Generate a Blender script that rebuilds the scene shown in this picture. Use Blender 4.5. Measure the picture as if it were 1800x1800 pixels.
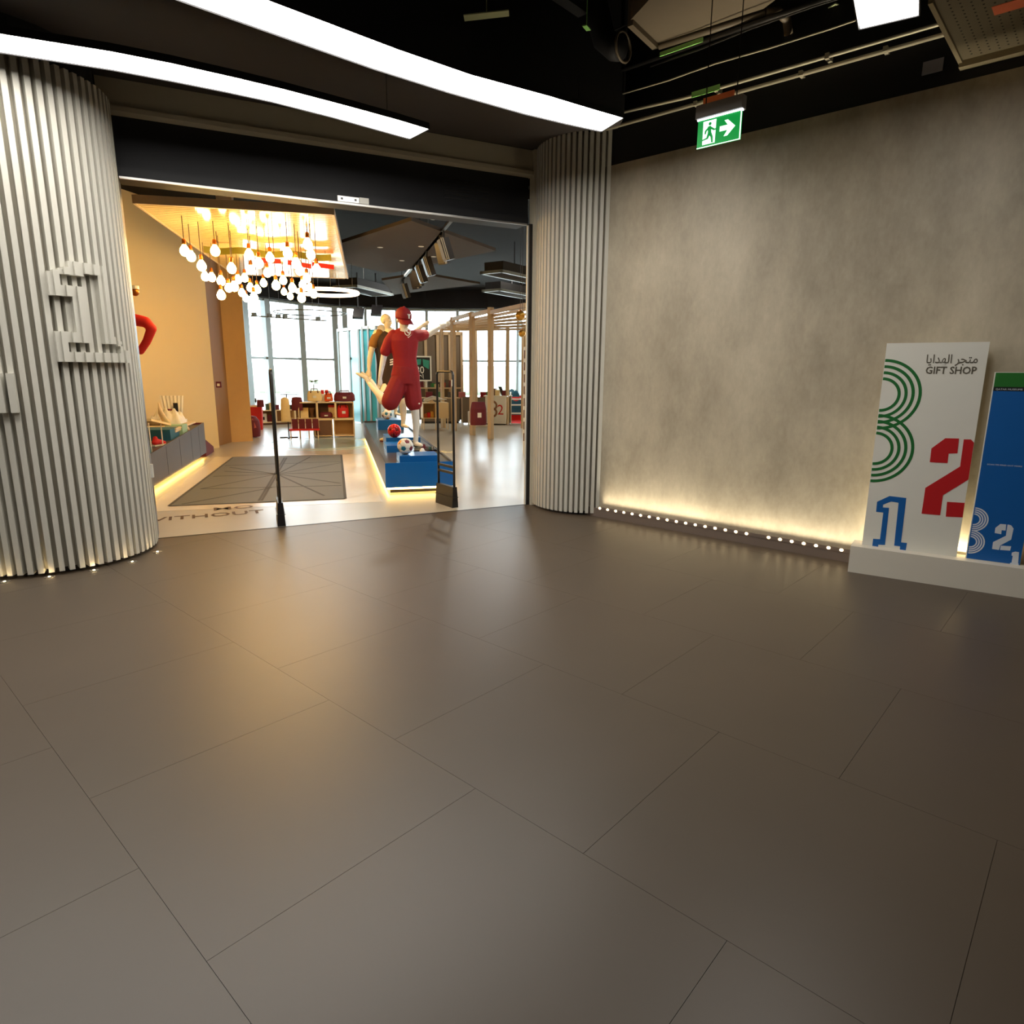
import bpy, bmesh, math, random
from mathutils import Vector, Matrix
random.seed(7)
for o in list(bpy.data.objects): bpy.data.objects.remove(o)
S = bpy.context.scene
COL = S.collection
sin, cos, pi, rad = math.sin, math.cos, math.pi, math.radians

# ------------------------------------------------------------------ camera, sky, exposure
cam_d = bpy.data.cameras.new('camera'); cam = bpy.data.objects.new('camera', cam_d); COL.objects.link(cam)
cam_d.sensor_width = 36.0; cam_d.lens = 22.9; cam_d.clip_start = .05; cam_d.clip_end = 400
cam.matrix_world = Matrix(((0.67278,0.15174,-0.72411,0),(-0.73981,0.14656,-0.65666,0),(0.00648,0.97749,0.21087,1.55),(0,0,0,1)))
S.camera = cam
world = bpy.data.worlds.new('overcast_sky'); S.world = world; world.use_nodes = True
bg = world.node_tree.nodes['Background']
bg.inputs[0].default_value = (.80, .93, 1.0, 1); bg.inputs[1].default_value = 11.0
S.view_settings.view_transform = 'Standard'; S.view_settings.look = 'None'
S.view_settings.gamma = 1.0; S.view_settings.use_curve_mapping = False
S.view_settings.exposure = 0.0
STRIP_POWER, BULB_POWER, LED_POWER = 19.0, 46.0, 9.0

# ------------------------------------------------------------------ materials
def lin(c):
    return tuple((x/255/12.92 if x/255 <= .04045 else ((x/255+.055)/1.055)**2.4) for x in c)
MATS = {}
def mat(name, rgb, rough=.5, metal=0.0, var=.10, scale=9.0, bump=0.0, emit=0.0, ecol=None, spec=.5, trans=0.0, coat=0.0):
    if name in MATS: return MATS[name]
    m = bpy.data.materials.new(name); m.use_nodes = True; MATS[name] = m
    nt = m.node_tree; b = nt.nodes['Principled BSDF']; c = lin(rgb)
    tc = nt.nodes.new('ShaderNodeTexCoord')
    nz = nt.nodes.new('ShaderNodeTexNoise'); nz.inputs['Scale'].default_value = scale; nz.inputs['Detail'].default_value = 5
    nt.links.new(tc.outputs['Object'], nz.inputs['Vector'])
    mx = nt.nodes.new('ShaderNodeMix'); mx.data_type = 'RGBA'
    mx.inputs['A'].default_value = (*[x*(1-var) for x in c], 1); mx.inputs['B'].default_value = (*[min(1, x*(1+var)) for x in c], 1)
    nt.links.new(nz.outputs['Fac'], mx.inputs['Factor'])
    nt.links.new(mx.outputs['Result'], b.inputs['Base Color'])
    b.inputs['Roughness'].default_value = rough; b.inputs['Metallic'].default_value = metal
    b.inputs['Specular IOR Level'].default_value = spec
    b.inputs['Coat Weight'].default_value = coat
    if emit:
        b.inputs['Emission Color'].default_value = (*(lin(ecol) if ecol else c), 1); b.inputs['Emission Strength'].default_value = emit
    if bump:
        bp = nt.nodes.new('ShaderNodeBump'); bp.inputs['Strength'].default_value = bump; bp.inputs['Distance'].default_value = .01
        nt.links.new(nz.outputs['Fac'], bp.inputs['Height']); nt.links.new(bp.outputs['Normal'], b.inputs['Normal'])
    return m
def glass_mat(name, tint, gloss=.06, ior=1.35):
    m = bpy.data.materials.new(name); m.use_nodes = True; nt = m.node_tree; nt.nodes.clear()
    out = nt.nodes.new('ShaderNodeOutputMaterial'); mix = nt.nodes.new('ShaderNodeMixShader')
    tr = nt.nodes.new('ShaderNodeBsdfTransparent'); gl = nt.nodes.new('ShaderNodeBsdfGlossy')
    fr = nt.nodes.new('ShaderNodeFresnel'); fr.inputs['IOR'].default_value = ior
    tr.inputs['Color'].default_value = (*tint, 1); gl.inputs['Roughness'].default_value = gloss
    nt.links.new(fr.outputs['Fac'], mix.inputs['Fac']); nt.links.new(tr.outputs[0], mix.inputs[1]); nt.links.new(gl.outputs[0], mix.inputs[2])
    nt.links.new(mix.outputs[0], out.inputs['Surface']); MATS[name] = m
    return m
def concrete(name, dark, light, rough=.6):
    m = bpy.data.materials.new(name); m.use_nodes = True; MATS[name] = m
    nt = m.node_tree; b = nt.nodes['Principled BSDF']
    tc = nt.nodes.new('ShaderNodeTexCoord'); mp = nt.nodes.new('ShaderNodeMapping'); mp.inputs['Scale'].default_value = (1, 1, .55)
    nt.links.new(tc.outputs['Object'], mp.inputs['Vector'])
    n1 = nt.nodes.new('ShaderNodeTexNoise'); n1.inputs['Scale'].default_value = 1.3; n1.inputs['Detail'].default_value = 8; n1.inputs['Roughness'].default_value = .62
    n2 = nt.nodes.new('ShaderNodeTexNoise'); n2.inputs['Scale'].default_value = 34; n2.inputs['Detail'].default_value = 4
    nt.links.new(mp.outputs[0], n1.inputs['Vector']); nt.links.new(mp.outputs[0], n2.inputs['Vector'])
    ad = nt.nodes.new('ShaderNodeMath'); ad.operation = 'MULTIPLY_ADD'; ad.inputs[1].default_value = .16
    nt.links.new(n2.outputs['Fac'], ad.inputs[0]); nt.links.new(n1.outputs['Fac'], ad.inputs[2])
    cr = nt.nodes.new('ShaderNodeValToRGB'); cr.color_ramp.elements[0].position = .36; cr.color_ramp.elements[1].position = .78
    cr.color_ramp.elements[0].color = (*lin(dark), 1); cr.color_ramp.elements[1].color = (*lin(light), 1)
    nt.links.new(ad.outputs[0], cr.inputs['Fac']); nt.links.new(cr.outputs['Color'], b.inputs['Base Color'])
    b.inputs['Roughness'].default_value = rough
    bp = nt.nodes.new('ShaderNodeBump'); bp.inputs['Strength'].default_value = .12; bp.inputs['Distance'].default_value = .01
    nt.links.new(n2.outputs['Fac'], bp.inputs['Height']); nt.links.new(bp.outputs['Normal'], b.inputs['Normal'])
    return m
def striped(name, a, c, n, axis=1, duty=.7, rough=.15):
    m = bpy.data.materials.new(name); m.use_nodes = True; MATS[name] = m
    nt = m.node_tree; b = nt.nodes['Principled BSDF']
    tc = nt.nodes.new('ShaderNodeTexCoord'); sp = nt.nodes.new('ShaderNodeSeparateXYZ'); nt.links.new(tc.outputs['Object'], sp.inputs[0])
    mu = nt.nodes.new('ShaderNodeMath'); mu.operation = 'MULTIPLY'; mu.inputs[1].default_value = n
    fr = nt.nodes.new('ShaderNodeMath'); fr.operation = 'FRACT'; gt = nt.nodes.new('ShaderNodeMath'); gt.operation = 'GREATER_THAN'; gt.inputs[1].default_value = duty
    nt.links.new(sp.outputs[axis], mu.inputs[0]); nt.links.new(mu.outputs[0], fr.inputs[0]); nt.links.new(fr.outputs[0], gt.inputs[0])
    mx = nt.nodes.new('ShaderNodeMix'); mx.data_type = 'RGBA'; mx.inputs['A'].default_value = (*lin(a), 1); mx.inputs['B'].default_value = (*lin(c), 1)
    nt.links.new(gt.outputs[0], mx.inputs['Factor']); nt.links.new(mx.outputs['Result'], b.inputs['Base Color'])
    b.inputs['Roughness'].default_value = rough
    return m

m_slat = mat('white_painted_slat', (192, 189, 178), .55, var=.03)
m_core = mat('column_core_paint', (176, 170, 154), .7, var=.04)
m_black = mat('matt_black_paint', (22, 21, 24), .7, var=.2)
m_blackwall = mat('black_wall_paint', (16, 15, 19), .75, var=.15)
m_canopy = mat('charcoal_canopy_paint', (66, 60, 58), .7, var=.05)
m_fascia = mat('fascia_paint', (194, 186, 164), .6, var=.03)
m_pelmet = mat('dark_pelmet_metal', (15, 15, 20), .6, var=.08)
m_tile = mat('charcoal_floor_tile', (80, 69, 57), .40, var=.09, scale=2.2, bump=.02)
m_grout = mat('dark_grout', (56, 49, 43), .8)
m_conc = concrete('polished_concrete_wall', (136, 126, 108), (190, 180, 158), .5)
m_kick = mat('kickboard_paint', (112, 98, 88), .55, var=.04)
m_alu = mat('brushed_aluminium', (176, 174, 170), .32, .9, var=.05)
m_steel = mat('dark_steel', (70, 68, 66), .35, .8, var=.05)
m_strip = mat('light_diffuser', (255, 252, 240), .5, emit=STRIP_POWER, ecol=(255, 250, 242))
m_striprim = mat('light_housing', (190, 184, 170), .5)
m_led = mat('led_lens', (255, 240, 220), .4, emit=LED_POWER, ecol=(255, 224, 170))
m_bulb = mat('bulb_glow', (255, 190, 90), .3, emit=BULB_POWER, ecol=(255, 208, 128))
m_glow = mat('warm_led_tape', (255, 210, 120), .4, emit=22.0, ecol=(255, 205, 110))
m_white = mat('white_gloss_board', (226, 224, 214), .45, var=.02)
m_plinthw = mat('white_plinth_laminate', (220, 214, 200), .5, var=.02)
m_green = mat('print_green', (22, 104, 44), .5, var=.02)
m_red = mat('print_red', (188, 22, 28), .5, var=.02)
m_blue = mat('print_blue', (12, 92, 166), .45, var=.02)
m_ink = mat('print_grey_ink', (88, 82, 68), .6, var=.02)
m_dgreen = mat('print_band_green', (34, 110, 38), .5, var=.02)
m_pwhite = mat('print_white', (214, 220, 228), .5, var=.02)
m_pblack = mat('print_black', (16, 20, 22), .5, var=.02)
m_storefloor = mat('polished_beige_screed', (174, 166, 148), .28, var=.12, scale=1.4, bump=.03)
m_border = mat('pale_screed_border', (216, 202, 176), .26, var=.06)
m_matg = mat('grey_entrance_matting', (98, 98, 90), .6, var=.08, scale=30)
m_matline = mat('dark_mat_line', (62, 60, 55), .7)
m_letter = mat('brown_floor_lettering', (74, 42, 16), .6)
m_teal_ring = mat('pale_teal_inlay', (168, 204, 200), .25)
m_teal_disc = mat('grey_teal_inlay', (140, 158, 150), .22)
m_cream = mat('cream_wall_paint', (226, 204, 152), .65, var=.04, scale=1.0)
m_brown = mat('brown_panel', (150, 110, 66), .6, var=.04)
m_columnp = mat('tan_column_plaster', (196, 156, 98), .65, var=.05)
m_storeceil = mat('dark_store_ceiling', (30, 27, 26), .8, var=.15, spec=.08)
m_raft = mat('grey_ceiling_raft', (74, 66, 59), .8, var=.04, spec=.12)
m_vent = mat('vent_metal', (120, 128, 126), .4, .5)
m_board = striped('louvred_lamp_board', (238, 214, 160), (150, 116, 62), 11, 1, .78, .07)
m_boardrim = mat('lamp_board_edge', (196, 176, 148), .5)
m_cord = mat('dark_cord', (60, 40, 20), .6)
m_brass = mat('brass_socket', (170, 100, 36), .35, .8)
m_skin = mat('mannequin_white_gloss', (226, 222, 210), .35, var=.02)
m_cream_skin = mat('mannequin_cream_gloss', (232, 220, 190), .35, var=.03)
m_maroon = mat('maroon_jersey_cloth', (144, 8, 20), .75, var=.10, scale=40, bump=.04)
m_mshort = mat('maroon_shorts_cloth', (134, 8, 18), .75, var=.10, scale=30, bump=.05)
m_cap = mat('maroon_cap_cloth', (134, 10, 22), .7, var=.06, scale=60)
m_blackj = mat('black_jersey_cloth', (44, 28, 22), .75, var=.12, scale=40)
m_orange = mat('mustard_sleeve_cloth', (140, 96, 34), .75, var=.08, scale=40)
m_redcloth = mat('red_cloth', (206, 30, 20), .7, var=.08, scale=30)
m_dkred = mat('dark_maroon_cloth', (98, 18, 32), .7, var=.08, scale=30)
m_bluebox = mat('blue_display_block', (14, 98, 170), .28, var=.02)
m_greyp = mat('grey_plinth_panel', (62, 54, 48), .4, .1, var=.05)
m_trayd = mat('dark_tray_floor', (70, 68, 66), .3, var=.06)
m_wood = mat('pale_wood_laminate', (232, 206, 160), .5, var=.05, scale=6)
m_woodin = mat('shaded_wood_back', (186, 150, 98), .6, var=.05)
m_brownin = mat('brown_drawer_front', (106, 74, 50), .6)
m_post = mat('beige_timber_post', (200, 176, 142), .55, var=.05)
m_greywall = mat('grey_partition', (112, 98, 82), .65, var=.03)
m_tealglass = mat('aqua_frosted_panel', (64, 176, 194), .22, var=.05, scale=.8)
m_tealwhite = mat('pale_frosted_panel', (222, 240, 236), .22, var=.03)
m_mull = mat('window_mullion_grey', (140, 148, 146), .4, .3, var=.04)
m_gold = mat('gold_foil_ball', (206, 156, 66), .3, .7, var=.3, scale=16)
m_acryl = glass_mat('clear_acrylic', (.97, .98, .98), .05, 1.08)
m_glass = glass_mat('window_glass', (.98, .99, 1.0), .02, 1.15)
m_tan = mat('tan_cloth', (232, 208, 150), .7, var=.06, scale=20)
m_teal = mat('petrol_blue_cloth', (24, 92, 118), .7, var=.1, scale=8)
m_hill = mat('hazy_hillside', (150, 158, 140), .9)
m_wallgrey = mat('grey_lobby_wall', (120, 114, 104), .7)
m_rubber = mat('black_plastic', (26, 24, 26), .35)
m_pipe = mat('galvanised_pipe', (190, 182, 160), .4, .3, var=.15)
m_duct = mat('taupe_duct_paint', (112, 100, 82), .55, var=.06)
m_exitgreen = mat('exit_green', (0, 120, 52), .4, emit=.9, ecol=(0, 140, 56))
m_exitwhite = mat('exit_white', (235, 255, 240), .4, emit=1.6, ecol=(225, 255, 235))
m_stickg = mat('green_pipe_label', (176, 246, 140), .5); m_stickr = mat('orange_pipe_label', (255, 128, 84), .5); m_stickw = mat('pale_pipe_label', (216, 226, 180), .5)

# ------------------------------------------------------------------ mesh helpers
class M:
    def __init__(s): s.v = []; s.f = []; s.mi = []
    def add(s, vs, fs, mi=0):
        n = len(s.v); s.v += [tuple(v) for v in vs]; s.f += [tuple(i+n for i in f) for f in fs]; s.mi += [mi]*len(fs); return s
    def box(s, x0, x1, y0, y1, z0, z1, mi=0):
        return s.add([(x, y, z) for z in (z0, z1) for y in (y0, y1) for x in (x0, x1)],
                     [(0, 2, 3, 1), (4, 5, 7, 6), (0, 1, 5, 4), (2, 6, 7, 3), (0, 4, 6, 2), (1, 3, 7, 5)], mi)
    def obox(s, c, a, b, d, mi=0):
        c, a, b, d = map(Vector, (c, a, b, d))
        return s.add([c+i*a+j*b+k*d for k in (-1, 1) for j in (-1, 1) for i in (-1, 1)],
                     [(0, 2, 3, 1), (4, 5, 7, 6), (0, 1, 5, 4), (2, 6, 7, 3), (0, 4, 6, 2), (1, 3, 7, 5)], mi)
    def beam(s, p, q, wd, up=(0, 0, 1), ht=None, mi=0):
        p, q = Vector(p), Vector(q); d = q-p; L = d.length; d.normalize(); u = Vector(up)
        if abs(d.dot(u)) > .95: u = Vector((1, 0, 0))
        sd = d.cross(u).normalized(); u = sd.cross(d).normalized()
        return s.obox((p+q)/2, d*L/2, sd*wd/2, u*(ht or wd)/2, mi)
    def prism(s, pts, z0, z1, mi=0, top=None):
        n = len(pts); a = sum(pts[i][0]*pts[(i+1) % n][1]-pts[(i+1) % n][0]*pts[i][1] for i in range(n))
        if a < 0: pts = pts[::-1]
        t = top or pts
        return s.add([(x, y, z0) for x, y in pts]+[(x, y, z1) for x, y in t],
                     [tuple(range(n-1, -1, -1)), tuple(range(n, 2*n))]+[(i, (i+1) % n, n+(i+1) % n, n+i) for i in range(n)], mi)
    def plate(s, pts, o, u, v, nrm, t, mi=0):
        # polygon pts (a,b) in the plane o + a*u + b*v, thickness t along nrm
        o, u, v, nrm = map(Vector, (o, u, v, nrm)); n = len(pts)
        lo = [o+u*a+v*b for a, b in pts]
        return s.add(lo+[p+nrm*t for p in lo], [tuple(range(n-1, -1, -1)), tuple(range(n, 2*n))]+[(i, (i+1) % n, n+(i+1) % n, n+i) for i in range(n)], mi)
    def tube(s, path, r, n=8, mi=0, caps=True):
        path = [Vector(p) for p in path]; k = len(path); rs = r if isinstance(r, (list, tuple)) else [r]*k
        base = len(s.v); prev = None
        for i, p in enumerate(path):
            d = (path[min(i+1, k-1)]-path[max(i-1, 0)]).normalized()
            if prev is None:
                a = d.orthogonal().normalized()
            else:
                a = (prev-d*prev.dot(d)).normalized()
            prev = a; b = d.cross(a)
            s.v += [tuple(p+(a*cos(2*pi*j/n)+b*sin(2*pi*j/n))*rs[i]) for j in range(n)]
        fs = [(base+i*n+j, base+i*n+(j+1) % n, base+(i+1)*n+(j+1) % n, base+(i+1)*n+j) for i in range(k-1) for j in range(n)]
        if caps: fs += [tuple(base+j for j in range(n-1, -1, -1)), tuple(base+(k-1)*n+j for j in range(n))]
        s.f += fs; s.mi += [mi]*len(fs); return s
    def lathe(s, prof, n=16, c=(0, 0, 0), mi=0):
        base = len(s.v); k = len(prof)
        for r, z in prof: s.v += [(c[0]+r*cos(2*pi*j/n), c[1]+r*sin(2*pi*j/n), c[2]+z) for j in range(n)]
        fs = [(base+i*n+j, base+i*n+(j+1) % n, base+(i+1)*n+(j+1) % n, base+(i+1)*n+j) for i in range(k-1) for j in range(n)]
        fs += [tuple(base+j for j in range(n-1, -1, -1)), tuple(base+(k-1)*n+j for j in range(n))]
        s.f += fs; s.mi += [mi]*len(fs); return s
    def ball(s, c, r, n=12, sq=(1, 1, 1), mi=0):
        k = n//2; base = len(s.v)
        pr = [(max(1e-4, sin(pi*i/k)), -cos(pi*i/k)) for i in range(k+1)]
        for a, z in pr: s.v += [(c[0]+r*sq[0]*a*cos(2*pi*j/n), c[1]+r*sq[1]*a*sin(2*pi*j/n), c[2]+r*sq[2]*z) for j in range(n)]
        fs = [(base+i*n+j, base+i*n+(j+1) % n, base+(i+1)*n+(j+1) % n, base+(i+1)*n+j) for i in range(k) for j in range(n)]
        s.f += fs; s.mi += [mi]*len(fs); return s
    def loft(s, rings, n=16, mi=0):
        # rings: (centre, half-width x, half-depth y)
        base = len(s.v); k = len(rings)
        for c, a, b in rings: s.v += [(c[0]+a*cos(2*pi*j/n), c[1]+b*sin(2*pi*j/n), c[2]) for j in range(n)]
        fs = [(base+i*n+j, base+i*n+(j+1) % n, base+(i+1)*n+(j+1) % n, base+(i+1)*n+j) for i in range(k-1) for j in range(n)]
        fs += [tuple(base+j for j in range(n-1, -1, -1)), tuple(base+(k-1)*n+j for j in range(n))]
        s.f += fs; s.mi += [mi]*len(fs); return s
    def capsule(s, p, q, r0, r1, n=12):
        p, q = Vector(p), Vector(q); d = (q-p).normalized(); path = []; rs = []
        for i in range(4): a = pi/2*(1-i/4); path.append(p-d*r0*sin(a)); rs.append(max(r0*cos(a), r0*.05))
        path += [p, q]; rs += [r0, r1]
        for i in range(1, 5): a = pi/2*i/4; path.append(q+d*r1*sin(a)); rs.append(max(r1*cos(a), r1*.05))
        return s.tube(path, rs, n)
    def limb(s, pts, n=12):
        for (p, r0), (q, r1) in zip(pts, pts[1:]): s.capsule(p, q, r0, r1, n)
        return s
    def mesh(s, name, smooth=False):
        me = bpy.data.meshes.new(name); me.from_pydata(s.v, [], s.f); me.update()
        if smooth: me.polygons.foreach_set('use_smooth', [True]*len(me.polygons))
        return me

def link(name, me, mats, parent=None):
    o = bpy.data.objects.new(name, me)
    if not isinstance(mats, (list, tuple)): mats = [mats]
    if me is not None and len(me.materials) == 0:
        for m in mats: me.materials.append(m)
    COL.objects.link(o)
    if parent: o.parent = parent
    return o
def part(name, m, mats, parent, smooth=False, label=None, stuff=False):
    me = m if isinstance(m, bpy.types.Mesh) else m.mesh(name, smooth)
    o = link(name, me, mats, parent)
    if isinstance(m, M) and any(m.mi):
        me.polygons.foreach_set('material_index', m.mi)
    if label: o['label'] = label
    if stuff: o['kind'] = 'stuff'
    return o
def tag(o, label, cat, group=None):
    o['label'] = label; o['category'] = cat
    if group: o['group'] = group
    return o
def thing(name, label, cat, loc=(0, 0, 0), rz=0.0, group=None):
    o = bpy.data.objects.new(name, None); o.empty_display_size = .1; COL.objects.link(o)
    o.location = loc if len(loc) == 3 else (*loc, 0); o.rotation_euler = (0, 0, rz)
    return tag(o, label, cat, group)
def solo(name, label, cat, m, mats, loc=(0, 0, 0), rz=0.0, group=None, smooth=False):
    o = part(name, m, mats, None, smooth); o.location = loc if len(loc) == 3 else (*loc, 0); o.rotation_euler = (0, 0, rz)
    return tag(o, label, cat, group)
def struct(name, m, mats, parent=None, loc=(0, 0, 0), rz=0.0, smooth=False):
    o = part(name, m, mats, parent, smooth) if m else thing_empty(name)
    o.location = loc if len(loc) == 3 else (*loc, 0); o.rotation_euler = (0, 0, rz)
    if parent is None: o['kind'] = 'structure'
    return o
def thing_empty(name):
    o = bpy.data.objects.new(name, None); o.empty_display_size = .1; COL.objects.link(o); return o
def dup(root, loc, rz=None, label=None, group=None):
    r = root.copy(); COL.objects.link(r); r.location = loc if len(loc) == 3 else (*loc, 0)
    if rz is not None: r.rotation_euler = (0, 0, rz)
    if label: r['label'] = label
    if group: r['group'] = group
    for ch in list(root.children):
        c = ch.copy(); COL.objects.link(c); c.parent = r
        for g in list(ch.children):
            d = g.copy(); COL.objects.link(d); d.parent = c
    return r
def fuse(m, name, voxel=.012, it=4):
    o = bpy.data.objects.new(name, m.mesh(name)); COL.objects.link(o)
    r = o.modifiers.new('r', 'REMESH'); r.mode = 'VOXEL'; r.voxel_size = voxel; r.use_smooth_shade = True
    sm = o.modifiers.new('s', 'SMOOTH'); sm.factor = .5; sm.iterations = it
    bpy.context.view_layer.update()
    me = bpy.data.meshes.new_from_object(o.evaluated_get(bpy.context.evaluated_depsgraph_get()))
    bpy.data.objects.remove(o); me.name = name
    return me
def text_mesh(name, s, size, width=None, extrude=.0008, align='LEFT', bold=0.0):
    cu = bpy.data.curves.new(name, 'FONT'); cu.body = s; cu.size = size; cu.extrude = extrude; cu.align_x = align; cu.resolution_u = 2; cu.offset = bold*size
    o = bpy.data.objects.new(name, cu); COL.objects.link(o); bpy.context.view_layer.update()
    me = bpy.data.meshes.new_from_object(o.evaluated_get(bpy.context.evaluated_depsgraph_get()))
    bpy.data.objects.remove(o)
    if width:
        xs = [v.co.x for v in me.vertices]; k = width/(max(xs)-min(xs)); x0 = min(xs)
        for v in me.vertices: v.co.x = (v.co.x-x0)*k
    me.materials.clear(); me.name = name
    return me
def on_plane(o, org, u, v, n):
    u, v, n = Vector(u), Vector(v), Vector(n)
    o.matrix_local = Matrix(((u.x, v.x, n.x, org[0]), (u.y, v.y, n.y, org[1]), (u.z, v.z, n.z, org[2]), (0, 0, 0, 1)))
    return o
def arc(c, r, a0, a1, n):
    return [(c[0]+r*cos(rad(a0+(a1-a0)*i/n)), c[1]+r*sin(rad(a0+(a1-a0)*i/n))) for i in range(n+1)]
def ribbon(line, w):
    # closed outline of a polyline of half-width w (2-D)
    L, Rr = [], []
    for i, p in enumerate(line):
        a, b = line[max(i-1, 0)], line[min(i+1, len(line)-1)]; dx, dy = b[0]-a[0], b[1]-a[1]; k = math.hypot(dx, dy) or 1
        L.append((p[0]-dy/k*w, p[1]+dx/k*w)); Rr.append((p[0]+dy/k*w, p[1]-dx/k*w))
    return L, Rr
def ribbon_plate(m, line, w, o, u, v, n, t):
    L, Rr = ribbon(line, w)
    for i in range(len(line)-1): m.plate([L[i], Rr[i], Rr[i+1], L[i+1]], o, u, v, n, t)
    return m

JL, JR = Vector((2.140, 6.426, 0)), Vector((5.753, 4.998, 0))        # feet of the shop-front jambs
E = (JR-JL).normalized(); NO = Vector((-E.y, E.x, 0))                  # along the shop front, and into the shop
RZ_OPEN = math.atan2(E.y, E.x); OW = (JR-JL).length
RZ_STORE = rad(-33.4); U = Vector((cos(RZ_STORE), sin(RZ_STORE), 0)); V = Vector((-U.y, U.x, 0))

# ================================================================== LOBBY STRUCTURE
def clip(poly, side):
    out = []
    for i in range(len(poly)):
        a, b = poly[i], poly[(i+1) % len(poly)]; da, db = side(a), side(b)
        if da >= 0: out.append(a)
        if (da >= 0) != (db >= 0):
            t = da/(da-db); out.append((a[0]+(b[0]-a[0])*t, a[1]+(b[1]-a[1])*t))
    return out
fl = struct('floor', M().prism([(-5.6, -5.2), (6.2, -5.2), (6.2, 4.82), (5.753, 4.998), (2.14, 6.426), (-.6, 7.51), (-5.6, 7.51)], -.12, -.0035), m_grout)
front = lambda p: -((p[0]-JL.x)*NO.x+(p[1]-JL.y)*NO.y)-.001
side_r = lambda p: 5.86-p[0]
for ci in range(-6, 6):
    x0 = .53+1.01*ci; x1 = x0+1.01; off = .505 if ci % 2 else 0.0
    for ri in range(-4, 8):
        y0 = -.93+1.0*ri+(.505 if ci % 2 == 0 else 0.0); y1 = y0+1.0
        p = clip([(x0+.0007, y0+.0007), (x1-.0007, y0+.0007), (x1-.0007, y1-.0007), (x0+.0007, y1-.0007)], front)
        if len(p) > 2: p = clip(p, side_r)
        if len(p) > 2: part('tile', M().prism(p, -.0035, 0), m_tile, fl)

# right wall: concrete cladding under a black band
wr = struct('wall_right', M().box(5.84, 5.96, -5.2, 4.30, .074, 3.545), m_conc)
part('upper_band', M().box(5.855, 5.96, -5.2, 5.3, 3.545, 5.3), m_blackwall, wr)
struct('baseboard_right', M().box(5.797, 5.803, -5.2, 4.2, 0, .095).box(5.803, 5.96, -5.2, 4.2, 0, .072), m_kick)
# walls out of view that close the lobby
struct('wall_left', M().box(-5.6, .70, 6.95, 7.2, 0, 5.3), m_wallgrey)
struct('wall_west', M().box(-5.6, -5.4, -5.2, 7.2, 0, 5.3), m_wallgrey)
struct('wall_rear', M().box(-5.4, 5.96, -5.4, -5.2, 0, 5.3), m_wallgrey)
struct('ceiling', M().box(-5.6, 6.3, -5.4, 7.6, 5.2, 5.35), m_black)
# curved canopy over the shop front
CAN = [(-5.4, 4.95), (-2.0, 4.72), (.6, 4.52), (2.0, 4.40), (2.57, 4.36), (3.43, 4.268), (4.07, 4.164), (4.81, 3.953), (5.30, 3.84), (5.65, 3.749), (5.853, 3.95), (5.853, 4.20)]
canopy = struct('ceiling_canopy', M().prism(CAN+[(6.3, 4.20), (6.3, 4.70), (5.9, 4.93), (2.14, 6.43), (.6, 7.0), (-5.4, 7.0)], 3.867, 5.19), [m_canopy])
part('edge_fascia', M().prism(CAN[:10]+[(5.63, 3.739), (5.29, 3.83), (4.80, 3.943), (4.06, 4.154), (3.42, 4.258), (2.56, 4.35), (1.99, 4.39), (.6, 4.51), (-2.0, 4.71), (-5.4, 4.94)][::1], 3.862, 5.19), m_black, canopy)

# shop front: fascia, lip, pelmet, track, jambs (one doorway)
d1 = struct('door_1', None, None, loc=(JL.x, JL.y, 0), rz=RZ_OPEN)
part('fascia', M().box(-.08, OW+.10, .0, .22, 3.655, 3.866), m_fascia, d1)
part('fascia_lip', M().box(-.08, OW+.06, -.03, .22, 3.617, 3.655), m_fascia, d1)
part('pelmet', M().box(-.06, OW+.04, .10, .30, 3.20, 3.617), m_pelmet, d1)
part('track_box', M().box(0, OW, .015, .26, 3.125, 3.20), m_pelmet, d1)
part('track_rail', M().box(.02, OW-.02, -.002, .016, 3.110, 3.127), m_alu, d1)
part('track_soffit', M().box(.02, OW-.02, .016, .26, 3.118, 3.125), m_pelmet, d1)
for k in range(6): part('pelmet_groove', M().box(2.95, 3.45, .094, .099, 3.31+.035*k, 3.318+.035*k), m_steel, d1)
part('jamb', M().box(-.03, .012, -.05, .25, 0, 3.125), m_rubber, d1)
part('jamb', M().box(OW-.0, OW+.045, -.02, .05, 0, 3.125), m_rubber, d1)
part('jamb_trim', M().box(OW-.014, OW, .0, .02, 0, 3.11), m_white, d1)
part('threshold_strip', M().box(0, OW, -.012, .012, -.004, .0025), m_steel, d1)
part('latch_plate', M().box(.012, .035, -.03, .01, .58, .70), m_white, d1, label='white latch plate')
for x0, x1, w_ in ((1.825, 2.03, .05), (2.035, 2.125, .055)):
    s_ = solo('door_sensor', 'grey door sensor box with small symbols on the track rail' if x0 < 2 else 'white blank cover plate right beside the grey door sensor', 'sensor',
              M().box(x0, x1, -.006, .014, 3.131, 3.131+w_), m_alu if x0 < 2 else m_white, (JL.x, JL.y, 0), RZ_OPEN)
    if x0 < 2:
        for q in range(2): part('sensor_eye', M().box(x0+.03+.13*q, x0+.05+.13*q, -.008, -.005, 3.148, 3.166), m_rubber, s_)

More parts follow.
